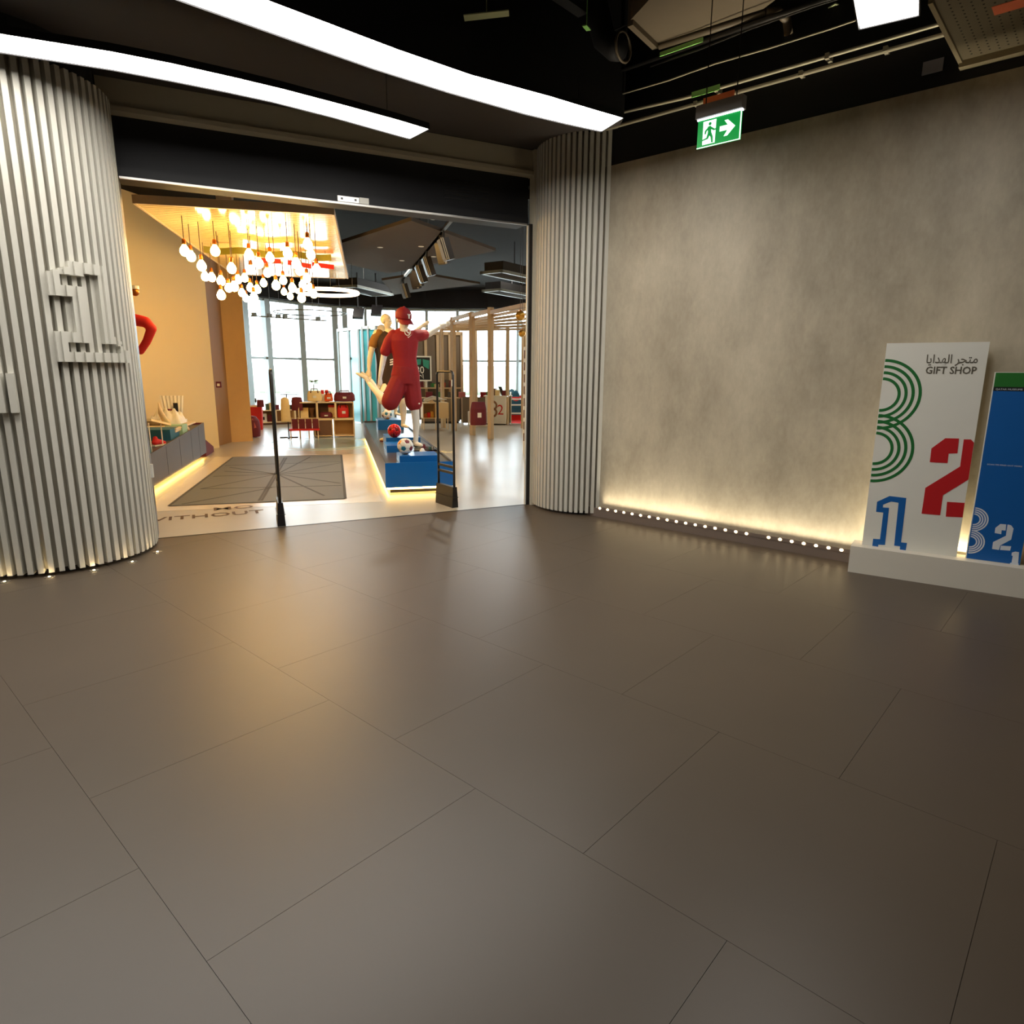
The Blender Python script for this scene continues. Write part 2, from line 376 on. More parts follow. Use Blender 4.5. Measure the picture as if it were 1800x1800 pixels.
# ------------------------------------------------------------------ fluted columns
def fluted(name, label, c, R_, a0, a1, step, z0, z1, recess):
    t = thing(name, label, 'column', (c[0], c[1], 0))
    core = [(R_*.91*cos(rad(a)), R_*.91*sin(rad(a))) for a in [a0+(a1-a0)*i/40 for i in range(41)]]
    part('core', M().prism(core+[(.0, .0)], z0, z1), m_core, t)
    part('recessed_plinth', M().prism([(x*recess, y*recess) for x, y in core]+[(0, 0)], 0, z0), m_rubber, t)
    a = a0+step*.5; me = None; angs = []
    me = M().box(R_*.88, R_, -.0178, .0178, z0-.015, z1).mesh('slat')
    while a < a1:
        s_ = part('slat', me, m_slat, t); s_.rotation_euler = (0, 0, rad(a)); angs.append(a); a += step
    return t, angs
PC, PR = (1.382, 6.511), .757
pil, angs = fluted('fluted_column', 'wide white fluted column with raised numerals left of the doorway', PC, PR, -200, 4, 5.05, .045, 3.62, .97)
part('top_cap', M().prism([(.66*cos(i*pi/12), .66*sin(i*pi/12)) for i in range(24)], 3.62, 3.866), m_black, pil)
# raised collegiate figure one on the slats: outline where inside the outer and not inside the inner shape
def in_outer(a, z):
    return (-91 < a < -72 and 2.06 < z < 2.215+.011*(a+91)*.45) or (-79.5 < a < -60 and 1.594 < z < 2.31) or (-91 < a < -47 and 1.594 < z < 1.812-(.0135*(a+60) if a > -60 else 0))
def in_inner(a, z):
    return (-73.5 < a < -65.5 and 1.668 < z < 2.232) or (-84.5 < a < -73 and 2.135 < z < 2.212) or (-84.5 < a < -54 and 1.668 < z < 1.738)
fine = []
a = angs[0]
while a < angs[-1]: fine.append(a); a += 2.525
for a in fine:
    if not -93 < a < -45: continue
    z = 1.55; start = None
    on_slat = any(abs(a-b) < .3 for b in angs)
    while z < 2.36:
        on = in_outer(a, z) and not in_inner(a, z)
        if on and start is None: start = z
        if (not on) and start is not None:
            b_ = part('numeral_block', M().box(PR-.006 if on_slat else PR-.03, PR+(.058 if on_slat else .040), -.0185 if on_slat else -.016, .0185 if on_slat else .016, start, z), m_slat, pil)
            b_.rotation_euler = (0, 0, rad(a)); start = None
        z += .004
for a in (-126.2, -121.5, -115.4, -110.7):
    a = min(angs, key=lambda q: abs(q-a))
    b_ = part('numeral_block', M().box(PR-.006, PR+.062, -.021, .021, 1.24, 1.515), m_slat, pil); b_.rotation_euler = (0, 0, rad(a))
for a, za, zb in ((-120.5, 2.02, 2.10), (-125, 2.06, 2.16), (-130, 2.1, 2.22)):
    a = min(angs, key=lambda q: abs(q-a))
    b_ = part('numeral_block', M().box(PR-.006, PR+.05, -.019, .019, za, zb), m_slat, pil); b_.rotation_euler = (0, 0, rad(a))
CC, CR = (6.257, 4.487), .640
fluted('fluted_column', 'narrower white fluted column between doorway and concrete wall', CC, CR, 134, 233, 5.35, .045, 3.866, .97)
struct('trim_1', M().prism([(5.80, 5.03), (5.775, 4.94), (5.84, 4.90), (6.1, 4.95), (6.1, 5.15)], 0, 3.866), m_fascia)

# in-ground uplights round the left column
ug = thing('ground_uplight', 'round in-ground uplight before the left fluted column', 'light', (.887, 5.879, 0), 0, 'uplights at the foot of the left column')
part('trim_ring', M().lathe([(.024, .001), (.036, .001), (.036, .004), (.024, .005)], 20), m_alu, ug)
part('lens', M().lathe([(.0005, .001), (.022, .001), (.020, .004), (.0005, .0055)], 16), mat('uplight_lens', (255, 236, 200), .4, emit=350.0, ecol=(255, 220, 160)), ug, True)
ug['label'] = 'in-ground uplight at the far left of the row before the fluted column'
for p, nth in (((1.144, 5.777), 'second'), ((1.427, 5.72), 'third'), ((1.713, 5.759), 'fourth'), ((1.968, 5.928), 'last')): dup(ug, (*p, 0), None, '%s in-ground uplight counted from the left before the fluted column' % nth)

# LED spots along the foot of the concrete wall
ls = thing('led_strip', 'row of small white LED spots along foot of the concrete wall', 'light', (5.816, 0, .092))
part('led_channel', M().box(-.0235, -.014, -.6, 3.99, -.012, .020), m_kick, ls)
def lamp(kind, name, loc, target, energy, color, **kw):
    d = bpy.data.lights.new(name, kind); d.energy = energy; d.color = color
    for k, v in kw.items(): setattr(d, k, v)
    o = bpy.data.objects.new(name, d); COL.objects.link(o); o.location = loc
    o.rotation_euler = (Vector(target)-Vector(loc)).to_track_quat('-Z', 'Y').to_euler(); return o
# the wall-washing LED tape behind the spots and one brighter spot of the row
w_ = lamp('AREA', 'wall_washer', (5.813, 1.7, .080), (5.82, 1.7, 1.1), 20, (1, .88, .66), shape='RECTANGLE', size=.014, size_y=4.5, spread=rad(44)); 
az_ = Vector((-.02, 0, -1)).normalized(); ay_ = Vector((0, 1, 0)); ax_ = ay_.cross(az_)
w_.rotation_euler = Matrix((ax_, ay_, az_)).transposed().to_euler()
sb_ = lamp('AREA', 'sign_backlight', (5.516+.988*.185+.154*.75, 1.368+.154*.185-.988*.75, .24), (5.9, .6, 1.0), 9, (1, .88, .62), shape='RECTANGLE', size=.012, size_y=1.3)
bz_ = Vector((-.35, -.05, -1)).normalized(); by_ = Vector((-.154, .988, 0)); bx_ = by_.cross(bz_).normalized(); by_ = bz_.cross(bx_)
sb_.rotation_euler = Matrix((bx_, by_, bz_)).transposed().to_euler()
lamp('SPOT', 'bright_spot', (5.80, 3.04, .12), (5.845, 3.04, .45), 1.6, (1, .88, .66), spot_size=rad(30), spot_blend=1.0, shadow_soft_size=.01)
lm = M().ball((0, 0, 0), .016, 10, (.5, 1, .8)).mesh('led', True)
for k in range(45):
    if k == 17: continue
    o = part('led', lm, m_led, ls); o.location = (-.024, 3.961-.1024*k, .006)

# ------------------------------------------------------------------ ceiling lights of the lobby
def strip_light(name, label, outer, inner, z):
    t = thing(name, label, 'light', (0, 0, z))
    ins = lambda A, B: [(a[0]+(b[0]-a[0])*.005, a[1]+(b[1]-a[1])*.005) for a, b in zip(A, B)]
    part('housing', M().prism(ins(outer, inner)+ins(inner, outer)[::-1], .0205, .045), m_black, t)
    sh = lambda A, B: [(a[0]+(b[0]-a[0])*.03, a[1]+(b[1]-a[1])*.03) for a, b in zip(A, B)]
    n = len(outer)
    for i in range(0, n-1):
        o2, i2 = sh(outer, inner), sh(inner, outer)
        part('diffuser', M().prism([o2[i], o2[i+1], i2[i+1], i2[i]], .002, .02), m_strip, t)
    edge = outer+inner[::-1]; sk = M()
    for i in range(len(edge)):
        a, b = edge[i], edge[(i+1) % len(edge)]; sk.beam((*a, .0115), (*b, .0115), .006, ht=.031)
    part('skirt', sk, m_black, t)
    for i in (1, n-2):
        c = ((outer[i][0]+inner[i][0])/2, (outer[i][1]+inner[i][1])/2)
        part('suspension_wire', M().tube([(*c, .045), (*c, .367 if name != 'pendant_light' else 1.7)], .003, 6), m_steel, t)
    return t
strip_light('curved_strip_light', 'lower curved glowing ceiling strip light crossing the left column top',
    [(-1.0, 6.33), (-.2, 5.98), (.6, 5.50), (1.19, 5.218), (1.703, 4.967), (2.017, 4.851), (2.407, 4.742), (2.715, 4.668), (3.20, 4.582), (3.602, 4.520), (3.907, 4.490)],
    [(-.85, 6.68), (-.05, 6.32), (.72, 5.83), (1.26, 5.520), (1.805, 5.265), (2.11, 5.155), (2.47, 5.040), (2.77, 4.958), (3.24, 4.880), (3.65, 4.838), (3.954, 4.804)], 3.5)
strip_light('curved_strip_light', 'upper curved glowing ceiling strip light ending above narrow column',
    [(-2.4, 4.30), (-.9, 4.05), (.5, 3.86), (1.5, 3.74), (2.164, 3.669), (2.883, 3.592), (3.427, 3.505), (4.049, 3.327), (4.42, 3.24), (4.754, 3.155)],
    [(-2.3, 4.66), (-.8, 4.40), (.6, 4.21), (1.6, 4.07), (2.25, 4.010), (2.95, 3.940), (3.532, 3.845), (4.191, 3.697), (4.57, 3.58), (4.892, 3.466)], 3.5)
dv = Vector((-.982, -.188))
strip_light('pendant_light', 'bright white panel light cut off by the picture top right', [(4.509, 1.403), (3.6, 1.23), (2.6, 1.04)], [(4.566, 1.105), (3.66, .93), (2.66, .74)], 3.5)


# exit sign
ex = thing('exit_sign', 'green illuminated exit sign with running figure and arrow', 'sign', (5.0, 2.47, 3.225))
part('case', M().box(-.035, .035, -.182, .182, .203, .292), mat('exit_case_grey', (150, 146, 142), .5), ex)
part('light_bar', M().box(-.012, .012, -.176, .176, .193, .203), mat('exit_tube', (240, 240, 255), .4, emit=4.0), ex)
part('panel', M().box(-.005, .005, -.172, .172, 0, .193), m_exitgreen, ex)
eo, eu, ev, en = (-.006, .172, 0), (0, -.344, 0), (0, 0, .193), (-1, 0, 0)
part('border', M().plate([(0, 0), (1, 0), (1, .03), (0, .03)], eo, eu, ev, en, .001).plate([(.975, 0), (1, 0), (1, 1), (.975, 1)], eo, eu, ev, en, .0012), m_exitwhite, ex)
part('door_symbol', M().plate([(.13, .93), (.43, .93), (.42, .10), (.13, .10)], eo, eu, ev, en, .001), m_exitwhite, ex)
rf = M()
for pts in ([(.24, .72), (.31, .74), (.33, .50), (.25, .46)], [(.30, .72), (.40, .60), (.44, .60), (.44, .55), (.38, .54), (.29, .64)], [(.25, .70), (.18, .60), (.17, .47), (.20, .46), (.22, .57), (.27, .63)],
            [(.25, .48), (.33, .50), (.37, .34), (.38, .12), (.34, .12), (.32, .32)], [(.25, .50), (.31, .46), (.26, .28), (.12, .24), (.12, .29), (.22, .33)]): rf.plate(pts, eo, eu, ev, en, .002)
rf.plate([(.29+.035*cos(i*pi/5), .81+.06*sin(i*pi/5)) for i in range(10)], eo, eu, ev, en, .002)
part('running_figure', rf, m_exitgreen, ex)
part('arrow_symbol', M().plate([(.52, .62), (.70, .62), (.62, .80), (.70, .80), (.87, .52), (.70, .24), (.62, .24), (.70, .44), (.52, .44)], eo, eu, ev, en, .001), m_exitwhite, ex)
for y in (-.12, .12): part('suspension_rod', M().tube([(0, y, .292), (0, y, 1.97)], .004, 6), m_black, ex)

# ------------------------------------------------------------------ services under the black ceiling
def pipe(name, label, pts, r, m, n=8):
    return solo(name, label, 'pipe', M().tube(pts, r, n), m, smooth=True)
p1 = pipe('conduit_pipe', 'lower thin metal pipe running along the black upper wall', [(5.80, 4.1, 3.872), (5.80, -4, 3.832)], .016, m_pipe)
p2 = pipe('conduit_pipe', 'upper thin metal pipe along the black upper wall', [(5.77, 4.0, 3.975), (5.77, 3.2, 3.93), (5.77, 1.2, 3.92), (5.77, -4, 3.90)], .014, m_pipe)
p3 = pipe('conduit_pipe', 'higher dark pipe crossing the black ceiling void with green label', [(5.60, 3.9, 4.25), (5.60, 2.4, 4.25), (5.55, 1.2, 4.2), (5.55, -4, 4.2)], .022, m_steel)
for y in (3.1, 2.2, 1.6): part('pipe_clip', M().box(5.775, 5.856, y-.015, y+.015, 3.85, 3.885), m_pipe, p1)
for y in (2.9, 2.0): part('pipe_clip', M().box(5.75, 5.856, y-.015, y+.015, 3.905, 3.945), m_pipe, p2)
part('pipe_label', M().box(5.745, 5.752, 2.86, 3.12, 3.905, 3.95), m_stickg, p2, label='green pipe label')
part('pipe_label', M().box(5.776, 5.783, 2.74, 3.02, 3.835, 3.885), m_stickr, p1, label='orange pipe label')
part('pipe_label', M().box(5.565, 5.576, 2.95, 3.35, 4.235, 4.268), m_stickg, p3, label='green pipe label')
du = thing('air_duct', 'taupe rectangular air duct under the black ceiling with pipe along its edge', 'duct', (0, 0, 0))
DP = [(5.020,3.306),(5.498,3.356),(5.558,2.444),(5.392,2.137),(4.960,1.987),(4.697,2.763)]
part('duct_body', M().prism(DP, 4.31, 4.75), m_duct, du)
part('duct_flange', M().beam((*DP[0], 4.40), (*DP[1], 4.40), .05, ht=.26), m_duct, du)
da, db = Vector((*DP[1], 4.30)), Vector((*DP[2], 4.30))
part('edge_pipe', M().tube([da+Vector((.03, -.02, 0)), db+Vector((.05, 0, 0))], .028, 12), m_duct, du, True)
part('duct_elbow', M().tube([db+Vector((.05, 0, 0)), db+Vector((.10, -.08, 0)), db+Vector((.22, -.10, -.02)), db+Vector((.28, -.10, -.10))], .034, 12), m_duct, du, True)
for p in (DP[0], DP[2]): part('hanger_rod', M().tube([(p[0]-.1, p[1], 4.7), (p[0]-.1, p[1], 5.2)], .006, 6), m_steel, du)
random.seed(21)
for k in range(4):
    y0, x0, z0 = (3.75, 3.4, 2.9, 3.9)[k], (5.62, 5.50, 5.66, 5.42)[k], (4.05, 4.16, 4.42, 4.5)[k]
    pts = [(x0+random.uniform(-.015, .015), y0-.45*i, z0+random.uniform(-.012, .012)) for i in range(12)]
    pipe('ceiling_cable', ('thin loose cable just above the two wall pipes', 'second thin cable, higher in the ceiling void', 'third thin cable near the panel light', 'uppermost thin cable by the taupe duct')[k], pts, .007, m_pipe if k in (0, 2) else m_steel, 6)
fd = thing('flexible_duct', 'short dark round duct end beside the taupe duct', 'duct', (5.241,3.533,4.250))
part('duct_hose', M().tube([(0, 0, 0), (.0, .06, .02), (-.03, .16, .10), (-.08, .22, .35), (-.1, .24, .9)], [.10, .105, .10, .105, .10], 18), m_black, fd, True)
part('duct_rim', M().tube([(.112*cos(i*pi/10), -.02, .112*sin(i*pi/10)) for i in range(21)], .012, 6, caps=False), m_duct, fd, True)
for nm, lb, m_, c, a, b in (('duct_label', 'pale blank label strip on canopy edge above upper strip light', m_stickw, (4.005,3.926,4.180), (.11, -.13), .035),
                         ('duct_label', 'pale green label on a dark duct near ceiling middle', m_stickg, (4.867,3.626,4.300), (.07, .03), .03)):
    solo(nm, lb, 'label', M().obox((0, 0, 0), (a[0], a[1], .015), (-a[1]*.25, a[0]*.25, 0), (0, 0, .004)).tube([(0, 0, 0), (0, 0, 5.2-c[2])], .004, 5), m_, c)
solo('duct_label', 'pale label with arrow hanging at the top edge above pipes', 'label', M().obox((0, 0, 0), (.05, .10, .0), (.02, -.012, 0), (0, 0, .004)), m_stickw, (5.895,2.088,4.300))
vd = solo('ventilation_duct', 'dark duct behind the pale labels over the canopy edge', 'duct', M().box(3.6, 4.9, 3.64, 3.74, 4.42, 5.19), m_black)
# junction plate and perforated ceiling panel on the right
solo('wall_plate', 'small blank grey plate on the black upper wall', 'plate', M().box(5.845, 5.856, 1.228, 1.356, 3.648, 3.732), mat('grey_plate', (150, 148, 156), .5))
pp = thing('ceiling_panel', 'perforated metal ceiling panel at the upper right corner', 'panel', (0, 0, 0))
part('panel_sheet', M().box(4.80, 5.80, -4.6, 1.10, 3.655, 3.675), mat('perforated_metal', (120, 110, 88), .45, .3, var=.08), pp)
hl = M()
for i in range(18):
    for j in range(22): hl.prism([(4.86+.05*i+(.025 if j % 2 else 0)+.006*cos(k*pi/3), 1.04-.05*j+.006*sin(k*pi/3)) for k in range(6)], 3.6535, 3.656)
part('perforations', hl, m_black, pp, stuff=True)
part('edge_lip', M().box(5.78, 5.853, -4.6, 1.12, 3.615, 3.655).box(4.79, 5.853, 1.10, 1.125, 3.64, 3.68), mat('lip_metal', (160, 148, 120), .4, .4), pp)
part('warning_label', M().box(5.10, 5.22, .70, .86, 3.652, 3.655), m_stickr, pp, label='orange warning label')
for p in ((4.9, 1.0), (5.7, 1.0)): part('hanger_rod', M().tube([(*p, 3.675), (*p, 5.2)], .005, 6), m_steel, pp)

# ================================================================== SIGN BOARDS ON THEIR PLINTH
SD, SN = Vector((.1540, -.9881, 0)), Vector((.9881, .1540, 0)); SA = Vector((5.516, 1.368, 0))
solo('sign_plinth', 'long low white plinth carrying the two sign boards', 'plinth', M().box(0, 2.3, 0, .235, 0, .213), m_plinthw, SA, math.atan2(SD.y, SD.x))
RZS = math.atan2(SD.y, SD.x)
sgn = lambda label, u0, u1, z0, z1, name: solo(name, label, 'sign', M().box(0, u1-u0, 0, .028, 0, z1-z0), m_white, SA+SN*.10+SD*u0+Vector((0, 0, z0)), RZS)
s1 = sgn('tall white sign board lettered GIFT SHOP with green, red and blue figures', .070, .700, .2135, 1.775, 'gift_shop_sign')
def printed(name, polys, m_, parent, u0, z0, t=.0015, label=None):
    # polys in sign coordinates (u, z); the print stands proud of the face by t
    mm = M()
    for p in polys: mm.plate([(a-u0, b-z0) for a, b in p], (0, -.0002, 0), (1, 0, 0), (0, 0, 1), (0, -1, 0), t)
    return part(name, mm, m_, parent, label=label)
printed('figure_two', [[(0.5224,1.0912),(0.6054,1.0938),(0.6090,0.9860),(0.5564,0.9797),(0.5581,0.9092),(0.4472,0.9076),(0.4451,1.0108)], [(0.6347,1.0897),(0.6766,1.0922),(0.6981,1.0699),(0.6992,0.8000),(0.5590,0.6687),(0.5602,0.5157),(0.4415,0.5134),(0.4422,0.7127),(0.6378,0.8915),(0.6368,0.9157)], [(0.5904,0.6223),(0.6993,0.6263),(0.7001,0.5173),(0.5960,0.5102)]], m_red, s1, .070, .2135, label='red stencilled figure two')
printed('figure_one', [[(0.1371,0.5701),(0.2164,0.6247),(0.3288,0.6217),(0.3341,0.2711),(0.3737,0.2719),(0.3725,0.2058),(0.3329,0.2048),(0.3312,0.2390),(0.2912,0.2381),(0.2824,0.5791),(0.2321,0.5837),(0.1797,0.5528),(0.1812,0.5294),(0.2235,0.5318),(0.2287,0.2338),(0.1836,0.2296),(0.1837,0.2080),(0.1427,0.2044),(0.1423,0.2717),(0.1901,0.2748),(0.1888,0.4909),(0.1391,0.4900)]], m_blue, s1, .070, .2135, label='blue outlined figure one')
def rings(parent, cu, z_up, z_lo, radii, wd, m_, zb, t=.001, a0=-90, a1=90):
    mm = M(); o_, u_, v_, n_ = (0, -.0002, 0), (1, 0, 0), (0, 0, 1), (0, -1, 0)
    for zc in (z_up, z_lo):
        for r in radii: ribbon_plate(mm, arc((cu, zc-zb), r, a0, a1, 40), wd, o_, u_, v_, n_, t+.0003*(zc == z_lo))
    return part('figure_three', mm, m_, parent)
zu, zl = 1.3956332331505832, 0.9853008957878145
r3 = rings(s1, .003, zu, zl, [.119, .164, .209, .254], .0105, m_green, .2135)
r3['label'] = 'green concentric-line figure three'
g = part('lettering', text_mesh('lettering', 'GIFT SHOP', .072, 0.3071763053449672, bold=.018), m_ink, s1)
on_plane(g, (0.2714789352826826, -.0012, 1.3408703580420023), (1, 0, 0), (0, 0, 1), (0, -1, 0))
g = part('lettering', text_mesh('lettering', '\uFE8E\uFEF3\uFE8D\uFEAA\uFEEC\uFEDF\uFE8D \uFEAE\uFEA0\uFE98\uFEE3', .085, 0.3094106559864116, .0009, bold=.008), m_ink, s1)
on_plane(g, (0.26672195728608694, -.0012, 1.416252172858309), (1, 0, 0), (0, 0, 1), (0, -1, 0))
s2 = sgn('shorter blue sign board with green top band beside the white board', .755, 1.078, .2135, 1.568, 'blue_sign_board')
B0, BW, BZ = .755, .323, .2135
zq = lambda v: v
printed('blue_face', [[(B0+.006, BZ+.002), (B0+BW, BZ+.002), (B0+BW, 1.438594986938274), (B0+.006, 1.438594986938274)]], m_blue, s2, B0, BZ, .001)
printed('black_band', [[(B0+.006, 1.438594986938274), (B0+BW, 1.438594986938274), (B0+BW, 1.4669327758780586), (B0+.006, 1.4669327758780586)]], m_pblack, s2, B0, BZ, .001)
printed('green_band', [[(B0+.006, 1.4669327758780586), (B0+BW, 1.4669327758780586), (B0+BW, 1.564), (B0+.006, 1.564)]], m_dgreen, s2, B0, BZ, .001)
printed('figure_two', [[(0.9283,0.4982),(0.9616,0.4991),(0.9638,0.4544),(0.9410,0.4537),(0.9429,0.4246),(0.9040,0.4276),(0.9029,0.4655)], [(0.9691,0.5001),(0.9903,0.4969),(1.0074,0.4751),(1.0043,0.3933),(0.9491,0.3421),(0.9442,0.3068),(0.9043,0.3079),(0.9033,0.3598),(0.9708,0.4165)], [(0.9522,0.3401),(1.0109,0.3443),(1.0095,0.3122),(0.9508,0.3079)]], m_pwhite, s2, B0, BZ, .0018)
printed('figure_one', [[(1.0207,0.2993),(1.0401,0.3098),(1.0611,0.3082),(1.0666,0.2259),(1.0706,0.2241),(1.0696,0.2043),(1.0219,0.2059),(1.0215,0.2232),(1.0289,0.2244),(1.0295,0.2762),(1.0218,0.2774)]], m_pwhite, s2, B0, BZ, .0018)
zu2, zl2 = 0.511810264065246, 0.3422930842917298
rings(s2, .012, zu2, zl2, [.040, .055, .070, .085], .0045, m_pwhite, BZ, .0016)
for s_, x_, z_, w_, h_ in (('QATAR MUSEUMS', .02, 1.2319005306470987, .15, .016), ('SCAN TO FIND OUT MORE', .04, 0.7031248170336435, .20, .013)):
    g = part('lettering', text_mesh('lettering', s_, h_, w_, .0006), m_pwhite, s2); on_plane(g, (x_, -.0018, z_), (1, 0, 0), (0, 0, 1), (0, -1, 0))

# ================================================================== SHOP SHELL
sf = struct('floor', M().prism([(2.14, 6.426), (5.753, 4.998), (6.2, 4.82), (24, 12), (24, 24), (4, 24), (-.6, 7.51)], -.12, 0), m_storefloor)
bo = [(2.46, 7.78), (4.66, 6.36), (7.24, 10.40), (5.10, 11.88)]
part('floor_border', M().prism(bo, 0, .0012), m_border, sf)
for r0, r1, mm_, z in ((.0, .98, m_teal_disc, .0015), (.93, 1.0, m_teal_ring, .002), (1.19, 1.27, m_teal_ring, .002)):
    pts = [(7.72+r1*cos(a*pi/24), 12.45+r1*sin(a*pi/24)) for a in range(48)]
    q = M()
    if r0: 
        for a in range(48):
            c0, c1 = a*pi/24, (a+1)*pi/24
            q.prism([(7.72+r*cos(c), 12.45+r*sin(c)) for r, c in ((r0, c0), (r1, c0), (r1, c1), (r0, c1))], 0, z)
    else: q.prism(pts, 0, z)
    part('floor_ring' if r0 else 'floor_disc', q, mm_, sf)
part('floor_disc', M().prism([(15.6+.7*cos(a*pi/16), 13.6+.7*sin(a*pi/16)) for a in range(32)], 0, .002), m_redcloth, sf, label='red floor dot')
tx = Vector((.925, -.38, 0)); ty = Vector((.38, .925, 0))
for s_, p, w_, h_ in (('MO', (3.05, 7.29), .42, .15), ('WITHOUT', (2.24, 7.25), 1.24, .18)):
    g = part('floor_lettering', text_mesh('floor_lettering', s_, h_/.69, None, .0006, bold=.006), m_letter, sf)
    xs = [v.co.x for v in g.data.vertices]; x0, k = min(xs), w_/(max(xs)-min(xs))
    for v in g.data.vertices: v.co.x = (v.co.x-x0)*k
    on_plane(g, (*p, .0022), tx, ty, (0, 0, 1))
# entrance mat
em = thing('entrance_mat', 'large grey entrance mat with dark crossing lines inside the doorway', 'mat', (0, 0, 0))
part('mat_field', M().prism([(2.796, 7.892), (4.46, 6.822), (6.838, 10.52), (5.284, 11.60)], .0012, .006), m_matg, em)
MAT = [((400,793+43),(487,834)),((487,834),(600,815)),((405,820),(487,834)),((487,834),(598,850)),((396,818),(598,812)),((375,838),(598,830)),((320,887),(478,858)),((353,860),(598,854)),((504,805),(460,880)),((500,805),(455,880)),((353,860),(487,834)),((487,834),(560,870)),((420,806),(487,811)),((487,834),(535,803))]
for a, b in [((4.668,10.402),(4.844,9.209)),((4.844,9.209),(6.230,9.597)),((4.422,10.043),(4.844,9.209)),((4.844,9.209),(5.048,7.830)),((4.704,10.643),(6.310,9.719)),((4.083,9.669),(5.651,8.718)),((2.939,7.886),(4.209,8.167)),((3.517,8.751),(4.955,7.660)),((5.918,10.858),(3.680,7.417)),((5.890,10.886),(3.657,7.442)),((3.517,8.751),(4.844,9.209)),((4.844,9.209),(4.383,7.170)),((4.844,9.209),(6.254,10.635))]:
    part('mat_line', M().beam((*a, .0063), (*b, .0063), .03, ht=.0012), m_matline, em)
part('mat_edge', M().beam((2.796, 7.892, .0063), (4.46, 6.822, .0063), .035, ht=.0014).beam((5.284, 11.6, .0063), (2.796, 7.892, .0063), .035, ht=.0014).beam((4.46, 6.822, .0063), (6.838, 10.52, .0063), .035, ht=.0014).beam((6.838, 10.52, .0063), (5.284, 11.6, .0063), .035, ht=.0014), m_matline, em)

WL1 = Vector((5.78, 13.27, 0)); WLD = Vector((.873, .487, 0)).normalized(); WL0 = WL1-WLD*6.2; WLN = Vector((WLD.y, -WLD.x, 0))
CL = 4.4
struct('wall_shop_left', M().obox((WL0+WL1)/2-WLN*.10+Vector((0, 0, CL/2)), (WL1-WL0)/2, WLN*.10, (0, 0, CL/2)), m_cream)
struct('wall_shop_side', M().prism([(.25, 7.0), (.45, 7.0), (.45, 10.6), (.25, 10.6)], 0, CL), m_columnp)
wc = struct('wall_shop_column', M().prism([(6.42, 14.10), (6.86, 14.02), (7.0, 15.2), (6.3, 15.6)], 0, CL), m_columnp)
wb = struct('wall_shop_recess', M().prism([(5.74, 13.42), (6.44, 14.12), (6.3, 15.0), (5.4, 14.0)], 0, CL), m_brown)
solo('fire_alarm_point', 'small dark red fire alarm call point on the brown recess', 'alarm', M().box(-.05, .05, -.02, .02, -.06, .06).box(-.025, .025, -.026, -.02, -.03, .02, 1), [m_dkred, m_white], (5.959,13.460,1.252), rad(-38))
struct('wall_shop_back', M().prism([(6.5, 14.9), (6.9, 14.9), (8.6, 20.3), (8.2, 20.6)], 0, CL), m_columnp)
struct('wall_shop_right', M().prism([(6.35, 4.75), (6.55, 4.75), (24, 11.6), (24, 12.0)], 0, CL), m_columnp)
struct('ceiling', M().prism([(.2, 7.30), (5.9, 5.05), (24, 11.8), (24, 24), (.2, 24)], CL, CL+.1), m_storeceil)
struct('wall_above_front', M().obox(JL+E*OW/2+NO*.30+Vector((0, 0, 4.2)), E*(OW/2+.4), NO*.02, (0, 0, .75)), m_black)
# curved window front
WP = [(9.767,19.936),(10.654,20.271),(12.064,20.632),(13.391,20.636),(14.452,20.277),(15.400,19.694),(16.241,19.006),(17.022,18.173),(17.725,17.202),(18.145,16.164),(18.313,14.886),(18.344,13.540)]
for i in range(len(WP)-1):
    a, b = Vector((*WP[i][:2], 0)), Vector((*WP[i+1][:2], 0)); d = (b-a); L = d.length
    wn = struct('window_%d' % (i+1), None, None, loc=(a.x, a.y, 0), rz=math.atan2(d.y, d.x))
    mw = .20 if i < 4 else .10
    part('mullion', M().box(-mw/2, mw/2, -.10, .10, 0, 3.75), m_mull, wn)
    if i == 3: part('mullion', M().box(.26, .44, -.10, .10, 0, 3.75), m_mull, wn)
    part('transom', M().box(mw/2, L-mw/2, -.04, .04, 1.885, 1.955), m_mull, wn)
    part('sill_rail', M().box(mw/2, L-mw/2, -.05, .05, 0, .12), m_mull, wn)
    part('head_rail', M().box(mw/2, L-mw/2, -.05, .05, 3.68, 3.76), m_mull, wn)
    part('pane', M().box(mw/2, L-mw/2, -.006, .006, .12, 1.885), m_glass, wn)
    part('pane', M().box(mw/2, L-mw/2, -.006, .006, 1.955, 3.68), m_glass, wn)
    part('window_bulkhead', M().box(0, L, -.35, .12, 3.755, CL), m_storeceil, wn)
# land outside
solo('hillside', 'hazy low hillside far outside the shop windows', 'hill', M().tube([(0, 120, -.2), (18, 112, .3), (40, 100, 0), (70, 80, .2), (95, 50, -.1), (110, 20, 0)], [1.5, 2.2, 1.8, 2.4, 1.9, 1.6], 10), m_hill, smooth=True)
struct('ground', M().box(-20, 160, 26, 160, -3.2, -3.0), mat('pale_paving', (190, 190, 180), .9))

P_ = lambda x, y: Vector((5.02, 6.745, .6))+Vector((cos(rad(-33.0)), sin(rad(-33.0)), 0))*x+Vector((-sin(rad(-33.0)), cos(rad(-33.0)), 0))*y
